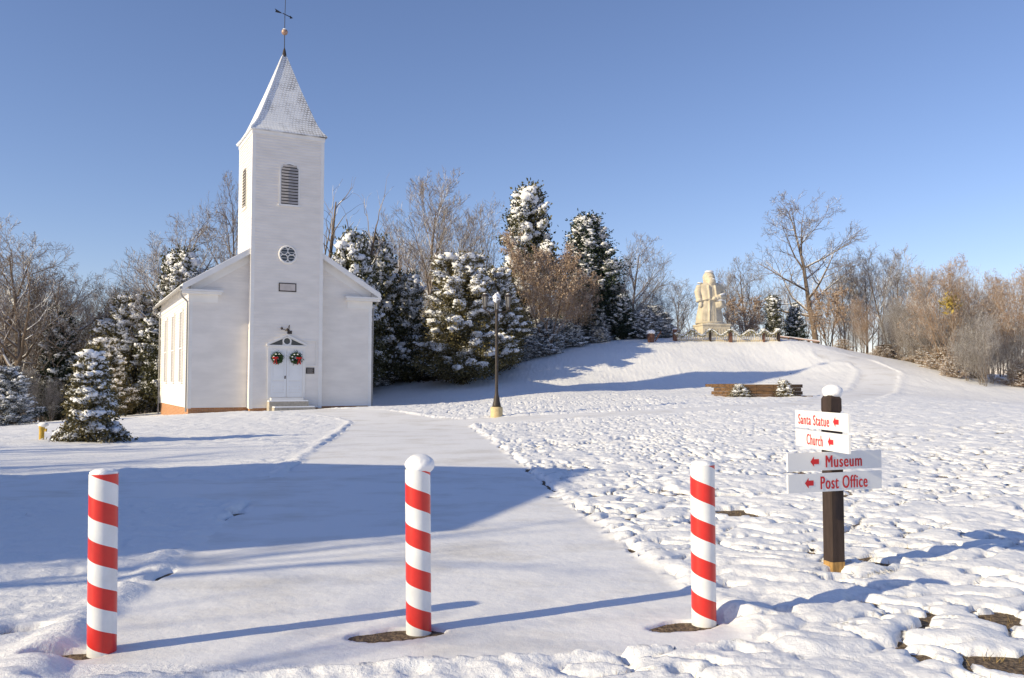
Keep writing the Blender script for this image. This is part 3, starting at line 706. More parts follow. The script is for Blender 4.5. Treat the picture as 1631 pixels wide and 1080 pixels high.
def lettering(txt, parent, height, width, xc, zc, y, bold=0.0, name='lettering'):
    cu = bpy.data.curves.new('lettering', 'FONT'); cu.body = txt; cu.size = 1; cu.offset = bold; cu.space_character = 1.14; cu.resolution_u = 4
    tmp = bpy.data.objects.new('tmp', cu); COL.objects.link(tmp)
    dg = bpy.context.evaluated_depsgraph_get(); dg.update()
    me = bpy.data.meshes.new_from_object(tmp.evaluated_get(dg)); bpy.data.objects.remove(tmp)
    n = len(me.vertices); co = np.zeros(n*3); me.vertices.foreach_get('co', co); co = co.reshape(-1, 3)
    x0, x1 = co[:,0].min(), co[:,0].max(); ztop_ = co[:,1].max(); zb = 0
    # cap height measured from the tallest letter, baseline at 0
    k = height/ztop_; kx = width/(x1-x0)
    out = np.stack([(co[:,0]-x0)*kx - width/2 + xc, np.full(n, y), co[:,1]*k - height/2 + zc], 1)
    me.calc_loop_triangles(); tri = np.zeros(len(me.loop_triangles)*3, np.int32); me.loop_triangles.foreach_get('vertices', tri)
    mb = MB(); px_ = .026*kx
    for i_, dx in enumerate((-1, -.5, 0, .5, 1)): mb.add(out + np.array([dx*px_, -i_*.0003, 0]), None, tri.reshape(-1,3))
    bpy.data.meshes.remove(me)
    return mb.build(name, M['signred'], parent)
def arrow(parent, xc, zc, y, w_, h_):
    V = [(-.5,0),(-.08,.5),(-.08,.24),(.5,.24),(.5,-.24),(-.08,-.24),(-.08,-.5)]
    mb = MB(); mb.add([(xc+a*w_, y, zc+b*h_) for a, b in V], [(3,4,5,2)], [(0,1,2),(0,2,5),(0,5,6)]); mb.build('arrow', M['signred'], parent)
def board(A, B, z0_, z1_, label, txt, tw, th, txc, axc, aw):
    """board from ground-plan point A (reader's left) to B"""
    A = Vector((*A, 0)); B = Vector((*B, 0)); d = (B-A); L_ = d.length; ang = math.atan2(d.y, d.x)
    o = bpy.data.objects.new('sign_board', None)
    zc = (z0_+z1_)/2; hh = (z1_-z0_)/2
    mb = MB(); mb.box(-L_/2, L_/2, -.009, .009, -hh, hh)
    o = mb.build('sign_board', M['signwhite'], sp_); o['label'] = label
    mid = (A+B)/2; inv = Matrix.Rotation(-R(14), 3, 'Z'); p = inv @ (mid - Vector((PX, PY, 0)))
    o.location = (p.x, p.y, zc - pz0); o.rotation_euler = (0, 0, ang - R(14))
    lettering(txt, o, th, tw*L_, (txc-.5)*L_, -.002, -.0115); arrow(o, (axc-.5)*L_, 0, -.0115, aw*L_, hh*1.15)
A1, B1 = (2.58, 7.90), (2.685, 6.93); A2, B2 = (2.245, 7.12), (3.16, 7.48)
board(A1, B1, 1.215, 1.365, 'sunlit top board reading Santa Statue', 'Santa Statue', .60, .088, .37, .79, .10)
board(A1, B1, 1.045, 1.195, 'sunlit board reading Church', 'Church', .31, .092, .39, .69, .10)
board(A2, B2, .885, 1.035, 'grey shaded board reading Museum', 'Museum', .385, .098, .585, .275, .09)
board(A2, B2, .71, .862, 'grey shaded board reading Post Office', 'Post Office', .50, .105, .585, .215, .09)

# ------------------------------------------------------------------ lamp post
lp = at(791, 664, 32.6); lz = g1(lp.x, lp.y)
t = thing('lamp_post', (lp.x, lp.y, lz), R(8), 'tall dark lamp post with hanging lanterns on a cream concrete footing', 'lamp post')
mb = MB(); mb.lathe([(.23,-.3),(.23,.36),(.21,.40),(.02,.40)], 28); mb.build('footing', M['cream_concrete'], t)
mb = MB(); mb.lathe([(.17,.40),(.16,.46),(.12,.62),(.115,.70),(.075,.85),(.06,1.0),(.055,3.8),(.05,4.1)], 16); mb.build('pole', M['bronze'], t, True)
mb = MB(); mb.tube([(-.44,0,4.12),(-.40,0,4.0),(-.2,0,3.95),(.2,0,3.95),(.40,0,4.0),(.44,0,4.12)], .022, 8)
for s in (-1,1): mb.tube([(s*.06,0,3.6),(s*.2,0,3.72),(s*.3,0,3.95)], .015, 6)
mb.build('crossarm', M['bronze'], t, True)
def lantern(x, z, snow):
    mb = MB(); mb.lathe([(.05,z-.10),(.09,z-.04),(.075,z)], 8, (x,0)); mb.lathe([(.14,z+.40),(.15,z+.42),(.08,z+.50),(.02,z+.56),(.012,z+.62)], 8, (x,0))
    for k in range(4):
        a = k*math.pi/2+.785; mb.bar((x+.08*math.cos(a), .08*math.sin(a), z), (x+.14*math.cos(a), .14*math.sin(a), z+.40), .008, .008, (0,1,0))
    o = mb.build('lantern', M['bronze'], t)
    mb = MB(); mb.lathe([(.07,z+.005),(.125,z+.395)], 8, (x,0)); mb.build('glass', M['leather'], o)
    mb = MB(); mb.ell((x,0,z+.50 if not snow else z+.42), (.08,.08,.03) if not snow else (.14,.14,.20), 3, .1 if not snow else .22, 18, 12); mb.build('snow_cap', M['snow_soft'], o, True)
lantern(-.44, 4.14, False); lantern(.44, 4.14, False); lantern(0, 4.06, True)

# ------------------------------------------------------------------ yellow marker post by the fir
p = pick(66, 703); t = thing('marker_post', (p.x, p.y, p.z), 0, 'short yellow post with a snow cap, left of the small fir', 'post')
mb = MB(); mb.lathe([(.065,-.1),(.065,.33),(.075,.34),(.075,.42),(.03,.44)], 16); mb.box(-.02,.13,-.03,.03,.26,.34); mb.build('post', M['yellow'], t)
mb = MB(); mb.ell((.04,0,.44), (.13,.10,.07), 2, .08, 16, 10); mb.build('snow_cap', M['snow_soft'], t, True)

# ------------------------------------------------------------------ timber planter with two snowy shrubs
pp = pick(1212, 634); pz_ = g1(pp.x, pp.y)
t = thing('planter', (pp.x, pp.y, pz_), 0, 'low raised bed of stacked brown timbers on the snowy slope', 'planter')
mb = MB()
plan = [(-2.0,.9),(-1.05,-.1),(1.35,-.12),(2.05,.55)]
for c in range(4):
    z = -.02 + c*.17
    for i, (a, b) in enumerate(zip(plan[:-1], plan[1:])):
        A = Vector((*a, z+.085)); B = Vector((*b, z+.085)); d = (B-A).normalized(); ext = .16 if (c+i) % 2 else .02
        k = 3 if i == 1 else 1
        for j in range(k):
            p0 = A + (B-A)*(j/k) - (d*ext if j == 0 else Vector((0,0,0))); p1 = A + (B-A)*((j+1)/k) + (d*ext if j == k-1 else d*-.012)
            mb.bar(p0 + Vector((0, .004*((c+j)%3), 0)), p1, .085, .081)
mb.bar((1.5,-.2,.05),(2.45,-.05,.04),.09,.07); mb.bar((-2.4,1.1,.60),(-1.1,.0,.62),.08,.07)
mb.build('timbers', M['timber'], t)
mb = MB(); mb.ell((.1,.75,.46), (1.7,.72,.22), 4, .08, 30, 12); mb.build('snow', M['snow_soft'], t, True); mb = MB(); mb.bar((-.3,-.1,.675),(.8,-.12,.675),.07,.018); mb.build('snow', M['snow_soft'], t)

# ------------------------------------------------------------------ statue on the mound
sx0 = at(1131, 540, 70); sz0 = g1(sx0.x, 70.0)
PS = 70/F_PX
zt = lambda py: at(1131, py, 70).z
ped = thing('pedestal', (sx0.x+.12, 70, sz0), R(10), 'square cream stone pedestal under the statue, behind the pickets', 'pedestal')
ph = zt(517) - sz0
mb = MB(); mb.box(-1.15,1.15,-1.0,1.0,-.3,ph-.14); mb.box(-1.2,1.2,-1.05,1.05,ph-.14,ph)
for k in range(9): mb.box(-1.05+k*.25,-.92+k*.25,-1.03,-1.0,.1,ph*.62)
mb.build('block', M['stone'], ped)
mb = MB(); mb.ell((0,0,ph+.02), (1.15,1.0,.05), 2, .02, 30, 8); mb.build('snow', M['snow_soft'], ped, True)
st = thing('statue', (sx0.x-.02, 70, sz0+ph), R(14), 'tall pale cream stone statue of a bearded man in a long hooded robe', 'statue')
HT = zt(432) - (sz0+ph)                      # statue height
def voxel(mb, size, name, m_, parent):
    me = mb.mesh('raw', None); o = bpy.data.objects.new('raw', me); COL.objects.link(o)
    md = o.modifiers.new('r', 'REMESH'); md.mode = 'VOXEL'; md.voxel_size = size
    sm = o.modifiers.new('s', 'SMOOTH'); sm.factor = .5; sm.iterations = 2
    dg = bpy.context.evaluated_depsgraph_get(); dg.update()
    me2 = bpy.data.meshes.new_from_object(o.evaluated_get(dg)); bpy.data.objects.remove(o)
    me2.name = name; me2.materials.clear(); me2.materials.append(m_)
    me2.polygons.foreach_set('use_smooth', np.ones(len(me2.polygons), bool))
    ob = bpy.data.objects.new(name, me2); COL.objects.link(ob); ob.parent = parent; return ob
st.scale = (1.12, 1.05, 1)
mb = MB(); S_ = HT/4.3
def ring_loft(levels, k=28, fold=.02):
    V = []
    for z, rx, ry, ox, oy in levels:
        for j in range(k):
            a = 2*math.pi*j/k; f = 1 + fold*math.sin(7*a)*(1 - z/4.3)
            ca, sa = math.cos(a), math.sin(a)
            V.append(((ox + rx*f*math.copysign(abs(ca)**.8, ca))*S_, (oy + ry*f*math.copysign(abs(sa)**.8, sa))*S_, z*S_))
    n = len(levels); Q = [(i*k+j, i*k+(j+1)%k, (i+1)*k+(j+1)%k, (i+1)*k+j) for i in range(n-1) for j in range(k)]
    c = len(V); V += [(levels[0][3]*S_, levels[0][4]*S_, levels[0][0]*S_), (levels[-1][3]*S_, levels[-1][4]*S_, levels[-1][0]*S_)]
    mb.add(V, Q, [(c, (j+1)%k, j) for j in range(k)] + [(c+1, (n-1)*k+j, (n-1)*k+(j+1)%k) for j in range(k)])
ring_loft([(0,.98,.72,0,0),(.5,.97,.70,0,0),(1.2,.84,.64,0,0),(1.75,.74,.60,.0,0),(2.2,.76,.58,.02,0),(2.7,.86,.55,.02,0),(3.1,.84,.50,.02,.02),(3.3,.62,.42,.02,.02),(3.42,.3,.3,.02,0)], fold=.035)
sc = lambda *p: tuple(a*S_ for a in p)
mb.ell(sc(.0,-.02,3.72), sc(.36,.40,.46), 0, 0, 24, 16)                 # head
mb.ell(sc(.0,.06,3.86), sc(.42,.42,.42), 0, 0, 24, 16)                  # hood
mb.tube([sc(-.05,.02,3.38), sc(-.36,.04,3.45), sc(-.40,.06,3.8), sc(-.25,.0,4.12), sc(0,-.04,4.18), sc(.25,.0,4.12), sc(.40,.06,3.8), sc(.36,.04,3.45)], .10*S_, 10)
mb.ell(sc(.04,-.36,3.42), sc(.30,.22,.36), 3, .06, 20, 14)              # beard
mb.ell(sc(.05,-.44,3.70), sc(.07,.08,.08), 0, 0)                        # nose
mb.ell(sc(-.13,-.36,3.64), sc(.12,.09,.06), 0, 0); mb.ell(sc(.2,-.36,3.64), sc(.12,.09,.06), 0, 0)   # moustache
mb.tube([sc(-.2,-.34,3.86), sc(.03,-.40,3.9), sc(.26,-.34,3.86)], .06*S_, 8)   # brow
mb.tube([sc(-.72,.0,3.08), sc(-.93,-.05,2.6), sc(-.92,-.16,2.1), sc(-.86,-.25,1.85)], [.26*S_,.25*S_,.21*S_,.2*S_], 14)   # hanging arm
mb.tube([sc(-.90,-.2,1.95), sc(-.88,-.24,1.78)], [.26*S_,.25*S_], 14); mb.ell(sc(-.82,-.3,1.56), sc(.17,.17,.26), 0, 0)
mb.tube([sc(.74,.0,3.08), sc(1.0,-.1,2.62), sc(.92,-.34,2.2), sc(.45,-.62,2.1), sc(.2,-.68,2.06)], [.26*S_,.27*S_,.27*S_,.22*S_,.17*S_], 14)   # bent arm
mb.ell(sc(.08,-.70,2.04), sc(.17,.14,.15), 0, 0)
mb.tube([sc(.5,-.55,2.12), sc(.38,-.62,2.1)], [.28*S_,.27*S_], 14)
mb.ell(sc(.55,-.56,1.58), sc(.36,.26,.36), 5, .10, 20, 14)              # sack in the crook
mb.tube([sc(-.3,-.52,3.1), sc(-.26,-.60,2.2), sc(-.28,-.62,1.4), sc(-.34,-.70,.1)], .07*S_, 8)    # robe edge
mb.tube([sc(.22,-.50,3.1), sc(.25,-.60,2.5), sc(.3,-.60,2.2)], .07*S_, 8)
mb.tube([sc(-.98,-.1,1.86), sc(-.5,-.58,1.98), sc(.1,-.66,1.92)], .07*S_, 8)                      # belt
mb.tube([sc(.98*math.cos(a)*1.02,.72*math.sin(a)*1.02,.12) for a in np.linspace(0, 6.283, 29)], .09*S_, 8, False)
for k, a in enumerate(np.linspace(3.3, 6.1, 8)): mb.tube([sc(.94*math.cos(a),.70*math.sin(a),.15), sc(.84*math.cos(a+.05),.64*math.sin(a+.05),1.1), sc(.72*math.cos(a),.58*math.sin(a),1.7)], [.06*S_,.05*S_,.02*S_], 6)
voxel(mb, .035, 'figure', M['stone'], st)
for nm_, c_, r_, sd_ in (('snow_cap', (0,0,4.24), (.34,.32,.13), 2), ('snow', (.78,-.02,3.32), (.24,.28,.10), 2), ('snow', (-.74,.02,3.32), (.18,.24,.07), 4), ('snow', (.55,-.66,1.9), (.28,.2,.07), 5), ('snow', (.1,-.5,3.62), (.14,.08,.05), 5)):
    mb = MB(); mb.ell(sc(*c_), sc(*r_), sd_, .08, 18, 10); mb.build(nm_, M['snow_soft'], st, True)
mb = MB(); mb.tube([sc(1.08,-.26,2.52), sc(.86,-.5,2.42), sc(.5,-.74,2.34)], [.07*S_,.10*S_,.07*S_], 8); mb.build('snow', M['snow_soft'], st, True)

# ------------------------------------------------------------------ fence with arched picket panels, garlands, brick posts
FY = 66.5
def fx(px): return at(px, 545, FY).x
fence = thing('picket_fence', (fx(1160), FY, g1(fx(1160), FY)), 0, 'low cream picket fence with arched panels in front of the statue', 'fence')
org = Vector(fence.location)
def gl(x): return g1(x, FY) - org.z
tops = [(1075,.55),(1086,.42),(1101,.86),(1117,.45),(1131,.92),(1147,.50),(1163,.92),(1179,.48),(1194,.88),(1207,.55),(1216,.86),(1228,.55),(1240,.86)]
hx = np.array([fx(p) for p, h in tops]); hh = np.array([h for p, h in tops])
def swag(x):
    i = np.clip(np.searchsorted(hx, x)-1, 0, len(hx)-2); t_ = (x-hx[i])/(hx[i+1]-hx[i]); t_ = t_*t_*(3-2*t_); return hh[i]*(1-t_)+hh[i+1]*t_
mb = MB(); x = hx[0]+.1
while x < hx[-1]-.05:
    z = gl(x); mb.box(x-org.x-.03, x-org.x+.03, -.012, .012, z-.1, z+float(swag(x))-.05); x += .135
mb.build('pickets', M['cream'], fence)
mb = MB()
for zz_ in (.12,): 
    for a, b in zip(np.linspace(hx[0], hx[-1], 25)[:-1], np.linspace(hx[0], hx[-1], 25)[1:]): mb.bar((a-org.x, .03, gl(a)+zz_), (b-org.x, .03, gl(b)+zz_), .018, .035)
mb.build('rail', M['cream'], fence)
for px, m_, wd in ((1075,'brickred',.13),(1131,'post_brown',.06),(1163,'brickred',.11),(1216,'brickred',.07),(1240,'post_brown',.07)):
    x = fx(px); z = gl(x); mb = MB(); mb.box(x-org.x-wd, x-org.x+wd, -.2, .2, z-.2, z+.86); mb.box(x-org.x-wd*1.2, x-org.x+wd*1.2, -.24, .24, z+.861, z+.91)
    o = mb.build('post', M[m_], fence)
    mb = MB(); mb.ell((x-org.x, 0, z+.93), (max(wd*1.3,.2),.26,.11), px, .1, 14, 8); mb.build('snow_cap', M['snow_soft'], o, True)
M['garland'] = snow_top(leafmat('garland_needles', (.10,.11,.04), (.34,.27,.12)), .1, .5, .95)
for k in range(0, len(tops)-1, 2):
    lab = ['garland with its end by the leftmost brick post', 'garland swag in front of the left part of the pedestal', 'garland swag in front of the right part of the pedestal', 'garland swag right of the pedestal on the arched panel', 'short garland between the two thin posts right of the statue', 'rightmost garland on the picket fence'][k//2]
    xa, xb = hx[k], hx[min(k+2, len(hx)-1)]; g_ = thing('garland', (xa, FY-.26, g1(xa, FY)), 0, lab, 'garland', 'garlands hung along the picket fence')
    rs = np.random.RandomState(k); xx = np.linspace(xa, xb, 26)
    pts = [(x-xa, 0, g1(x, FY)-g1(xa, FY)+float(swag(x))) for x in xx]
    mb = MB(); mb.tube(pts, .065, 6); n = 500; u = rs.randint(0, 26, n); c = np.array(pts)[u] + rs.normal(0, .06, (n,3)); d1 = rs.normal(0, .07, (n,3)); d2 = rs.normal(0, .02, (n,3))
    mb.add(np.stack([c-d2, c+d2, c+d1], 1).reshape(-1,3), None, np.arange(3*n).reshape(-1,3)); mb.build('needles', M['garland'], g_)
    mb = MB()
    for q in range(0, 26, 2): mb.ell(tuple(np.array(pts[q])+[0,-.01,.05]), (.12,.08,.045), q, .12, 8, 6)
    mb.build('snow', M['snow_soft'], g_, True)
# snowy red lumps left of the fence: low candy coloured ornaments
for px, lab in ((1041, 'snow topped reddish bush ornament left of the fence, apart on the brow'),):
    p = pick(px, 551, 50); t = thing('ornament', (p.x, p.y+1.2, g1(p.x, p.y+1.2)), 0, lab, 'ornament')
    mb = MB(); mb.lathe([(.22,0),(.26,.15),(.3,.5),(.26,.7)], 14); mb.tube([(.3,-.1,.1),(.55,-.1,.5),(.75,-.1,.85)], .05, 6); mb.build('body', M['brickred'], t)
    mb = MB(); mb.ell((0,0,.78), (.34,.3,.2), 2, .1, 14, 8); mb.build('snow', M['snow_soft'], t, True)
# low rail to the right
xa, xb = fx(1246), fx(1312); za = g1(xa, FY+1); t = thing('low_rail', (xa, FY+1, za), 0, 'long low pinkish plank rail with snow, right of the fence', 'rail')
M['pink'] = mat('faded_pink_paint', (.62,.42,.34), .7)
zb_ = g1(xb, FY+1)-za
for k in range(5): x = (xb-xa)*k/4; mb = MB(); mb.box(x-.05, x+.05, -.05, .05, -.3, .24+zb_*k/4); mb.build('leg', M['timber'], t)
mb = MB(); mb.bar((0,0,.26), (xb-xa,0,.26+zb_), .14, .035); mb.build('plank', M['pink'], t)
mb = MB(); mb.bar((0,.0,.32), (xb-xa,0,.32+zb_), .12, .022); mb.build('snow', M['snow_soft'], t)

# ------------------------------------------------------------------ trees
def seg_mesh(mb, S, sides):
    """S: array n x 8 (p0, p1, r0, r1) -> open prisms"""
    if not len(S): return
    S = np.asarray(S); p0, p1, r0, r1 = S[:,:3], S[:,3:6], S[:,6], S[:,7]
    d = p1-p0; d /= np.maximum(np.linalg.norm(d, axis=1), 1e-9)[:,None]
    ref = np.where(np.abs(d[:,2:3]) < .9, np.array([[0,0,1.]]), np.array([[1.,0,0]]))
    a = np.cross(d, ref); a /= np.linalg.norm(a, axis=1)[:,None]; b = np.cross(d, a)
    n = len(S); V = np.zeros((n, 2*sides, 3))
    for j in range(sides):
        t_ = 2*math.pi*j/sides + math.pi/2; c_ = a*math.cos(t_) - b*math.sin(t_)*-1
        V[:,j] = p0 + c_*r0[:,None]; V[:,sides+j] = p1 + c_*r1[:,None]
    q = np.array([(j, (j+1)%sides, sides+(j+1)%sides, sides+j) for j in range(sides)])
    Q = (q[None] + (np.arange(n)*2*sides)[:,None,None]).reshape(-1, 4)
    mb.add(V.reshape(-1,3), Q)

def grow_tree(seed, spread=.55, up=.35, levels=5, nlow=.3, kids=(9,6,5,4), multi=1, lean=0, gnarl=.12, dead=False, r0=.017):
    """unit height bare tree, returns trunk and crown segments"""
    rnd = random.Random(seed); trunk = []; crown = []
    def branch(p, d, L, r, lev):
        n = [9,6,5,4,3,2][lev]; pts = [p]; dirs = [d]
        rr = [r*(1 - .82*i/n)**(1.0) if lev else r*(1-.9*i/n)**.8 for i in range(n+1)]
        for i in range(n):
            g = gnarl*(1+.5*lev)*(.45 if lev == 0 else 1)
            d = (d + Vector((rnd.gauss(0,g), rnd.gauss(0,g), rnd.gauss(0,g)*.6 + up*(.10 if lev else .04)))).normalized()
            p = p + d*(L/n); pts.append(p); dirs.append(d)
        for i in range(n):
            (trunk if lev == 0 or (lev == 1 and r > .0065) else crown).append((*pts[i], *pts[i+1], max(rr[i],.0007), max(rr[i+1],.0006)))
        if lev >= levels-1: return
        k = kids[lev] if lev < len(kids) else 3
        if dead: k = max(2, int(k*.45))
        for c in range(k):
            f = (nlow + (1-nlow)*(c+rnd.random())/k) if lev == 0 else (.22 + .78*(c+rnd.random())/k)
            f = min(f, .985); i = min(int(f*n), n-1); t_ = f*n-i; q = pts[i].lerp(pts[i+1], t_); bd = dirs[i+1]
            rv = Vector((rnd.gauss(0,1), rnd.gauss(0,1), rnd.gauss(0,1))); side = (rv - bd*rv.dot(bd)).normalized()
            a = rnd.uniform(.55, 1.05)*(spread/.55) if lev < 2 else rnd.uniform(.45, 1.0)
            nd = (bd*math.cos(a) + side*math.sin(a) + Vector((0,0,up*.35))).normalized()
            rl = L*( (.62*(1-f*.62)) if lev == 0 else rnd.uniform(.38,.62)*(1.15-f*.5))
            rad = max(rr[i]*(.60 if lev == 0 else .55), .0008)
            branch(q, nd, rl*rnd.uniform(.8,1.2), rad, lev+1)
    for m_ in range(multi):
        a = 6.28*m_/multi + rnd.random(); tilt = 0 if multi == 1 else rnd.uniform(.1, .3)
        branch(Vector((.015*math.cos(a)*(multi>1), .015*math.sin(a)*(multi>1), 0)), Vector((math.sin(tilt)*math.cos(a)+lean, math.sin(tilt)*math.sin(a), math.cos(tilt))).normalized(),
               1.0*rnd.uniform(.8 if multi > 1 else .95, 1.0), r0/(1+.35*(multi-1)), 0)
    T_, C_ = np.array(trunk), np.array(crown)
    h = max(T_[:,5].max(), C_[:,5].max() if len(C_) else 0)
    T_ /= h; C_ = C_/h if len(C_) else C_
    return T_, C_

def tree_meshes(key, seed, **kw):
    bark = kw.pop('bark', 'bark'); twig = kw.pop('twig', 'twig'); leaves = kw.pop('leaves', None); thick = kw.pop('thick', 1.0)
    T_, C_ = grow_tree(seed, **kw)
    mb = MB(); seg_mesh(mb, T_, 6); tm = mb.mesh('trunk_'+key, M[bark], True)
    mb = MB(); C2 = C_.copy(); C2[:,6:] *= thick; big = C2[:,6] > .003; seg_mesh(mb, C2[big], 4); seg_mesh(mb, C2[~big], 3); cm = mb.mesh('crown_'+key, M[twig], False)
    lm = None
    if leaves:
        rs = np.random.RandomState(seed); n = leaves[1]; sm_ = C_[C_[:,6] < .003]; pk = sm_[rs.randint(0, len(sm_), n)]
        c = pk[:,:3] + (pk[:,3:6]-pk[:,:3])*rs.rand(n,1) + rs.normal(0, .008, (n,3)); d1 = rs.normal(0,1,(n,3)); d1 /= np.linalg.norm(d1,axis=1)[:,None]; d2 = np.cross(d1, rs.normal(0,1,(n,3))); d2 /= np.linalg.norm(d2,axis=1)[:,None]
        s_ = leaves[2]*rs.uniform(.6,1.3,(n,1)); d1 *= s_; d2 *= s_*.6
        mb = MB(); mb.add(np.stack([c-d1-d2*.3, c-d2, c+d1+d2*.2, c+d2], 1).reshape(-1,3), np.arange(4*n).reshape(-1,4)); lm = mb.mesh('leaves_'+key, M[leaves[0]], False)
    return tm, cm, lm

TM = {}
TM['oak'] = tree_meshes('oak', 3, spread=.60, up=.38, nlow=.26, kids=(14,9,6,4), gnarl=.085, r0=.020)
TM['oak2'] = tree_meshes('oak2', 24, spread=.72, up=.34, nlow=.24, kids=(14,9,6,4), gnarl=.095, r0=.021)
TM['maple'] = tree_meshes('maple', 8, spread=.44, up=.5, nlow=.22, kids=(17,8,6,4), gnarl=.06, r0=.015)
TM['ash'] = tree_meshes('ash', 15, spread=.45, up=.55, nlow=.20, kids=(14,8,6,3), gnarl=.07, r0=.014, multi=2)
TM['slim'] = tree_meshes('slim', 31, spread=.40, up=.4, nlow=.35, kids=(11,6,4,3), gnarl=.09, r0=.012)
TM['snag'] = tree_meshes('snag', 6, spread=.45, up=.35, levels=3, nlow=.45, kids=(6,4), gnarl=.16, dead=False, multi=2, r0=.034)
TM['beech'] = tree_meshes('beech', 12, spread=.40, up=.5, nlow=.08, kids=(16,7,5,3), gnarl=.10, r0=.016, multi=3, leaves=('leaf_brown', 12000, .007), twig='twig_red')
TM['redoak'] = tree_meshes('redoak', 13, spread=.45, up=.4, nlow=.08, kids=(14,7,5,3), gnarl=.10, r0=.016, multi=2, leaves=('leaf_brown', 5000, .011), twig='twig_red')
TM['thicket'] = tree_meshes('thicket', 40, spread=.34, up=.55, nlow=.06, kids=(12,6,4,3), gnarl=.10, r0=.011, multi=6, twig='twig_red', leaves=('leaf_brown', 3000, .0055))
TM['thicket2'] = tree_meshes('thicket2', 44, spread=.38, up=.5, nlow=.04, kids=(12,6,4,3), gnarl=.12, r0=.010, multi=7, twig='twig')
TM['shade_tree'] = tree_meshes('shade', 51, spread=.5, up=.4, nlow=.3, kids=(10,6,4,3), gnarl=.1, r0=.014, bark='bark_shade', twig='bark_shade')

def snow_pads(mb, pts, size, rs, flat=.42, nu=6, nv=4):
    """many small irregular pads of snow, vectorised"""
    n = len(pts); u = np.linspace(0, 2*np.pi, nu, endpoint=False); v = np.linspace(0, np.pi, nv+1); U, Vv = np.meshgrid(u, v)
    base = np.stack([np.sin(Vv)*np.cos(U), np.sin(Vv)*np.sin(U), np.cos(Vv)], -1).reshape(-1,3)
    k = 1 + .22*rs.normal(0, 1, (n, len(base), 1)).clip(-1.5, 1.5)
    k[:, :nu] = k[:, :1]; k[:, -nu:] = k[:, -1:]
    a = rs.rand(n)*6.28; el = rs.uniform(.9, 1.7, n)
    P = base[None]*k; P[..., 0] *= el[:,None]; P[..., 2] *= flat*rs.uniform(.7,1.3,(n,1))
    ca, sa = np.cos(a)[:,None], np.sin(a)[:,None]; X_ = P[...,0]*ca - P[...,1]*sa; Y_ = P[...,0]*sa + P[...,1]*ca
    P = np.stack([X_, Y_, P[...,2]], -1)*size[:,None,None] + pts[:,None,:]
    q = np.array([(i*nu+j, (i+1)*nu+j, (i+1)*nu+(j+1)%nu, i*nu+(j+1)%nu) for i in range(nv) for j in range(nu)])
    mb.add(P.reshape(-1,3), (q[None] + (np.arange(n)*len(base))[:,None,None]).reshape(-1,4))

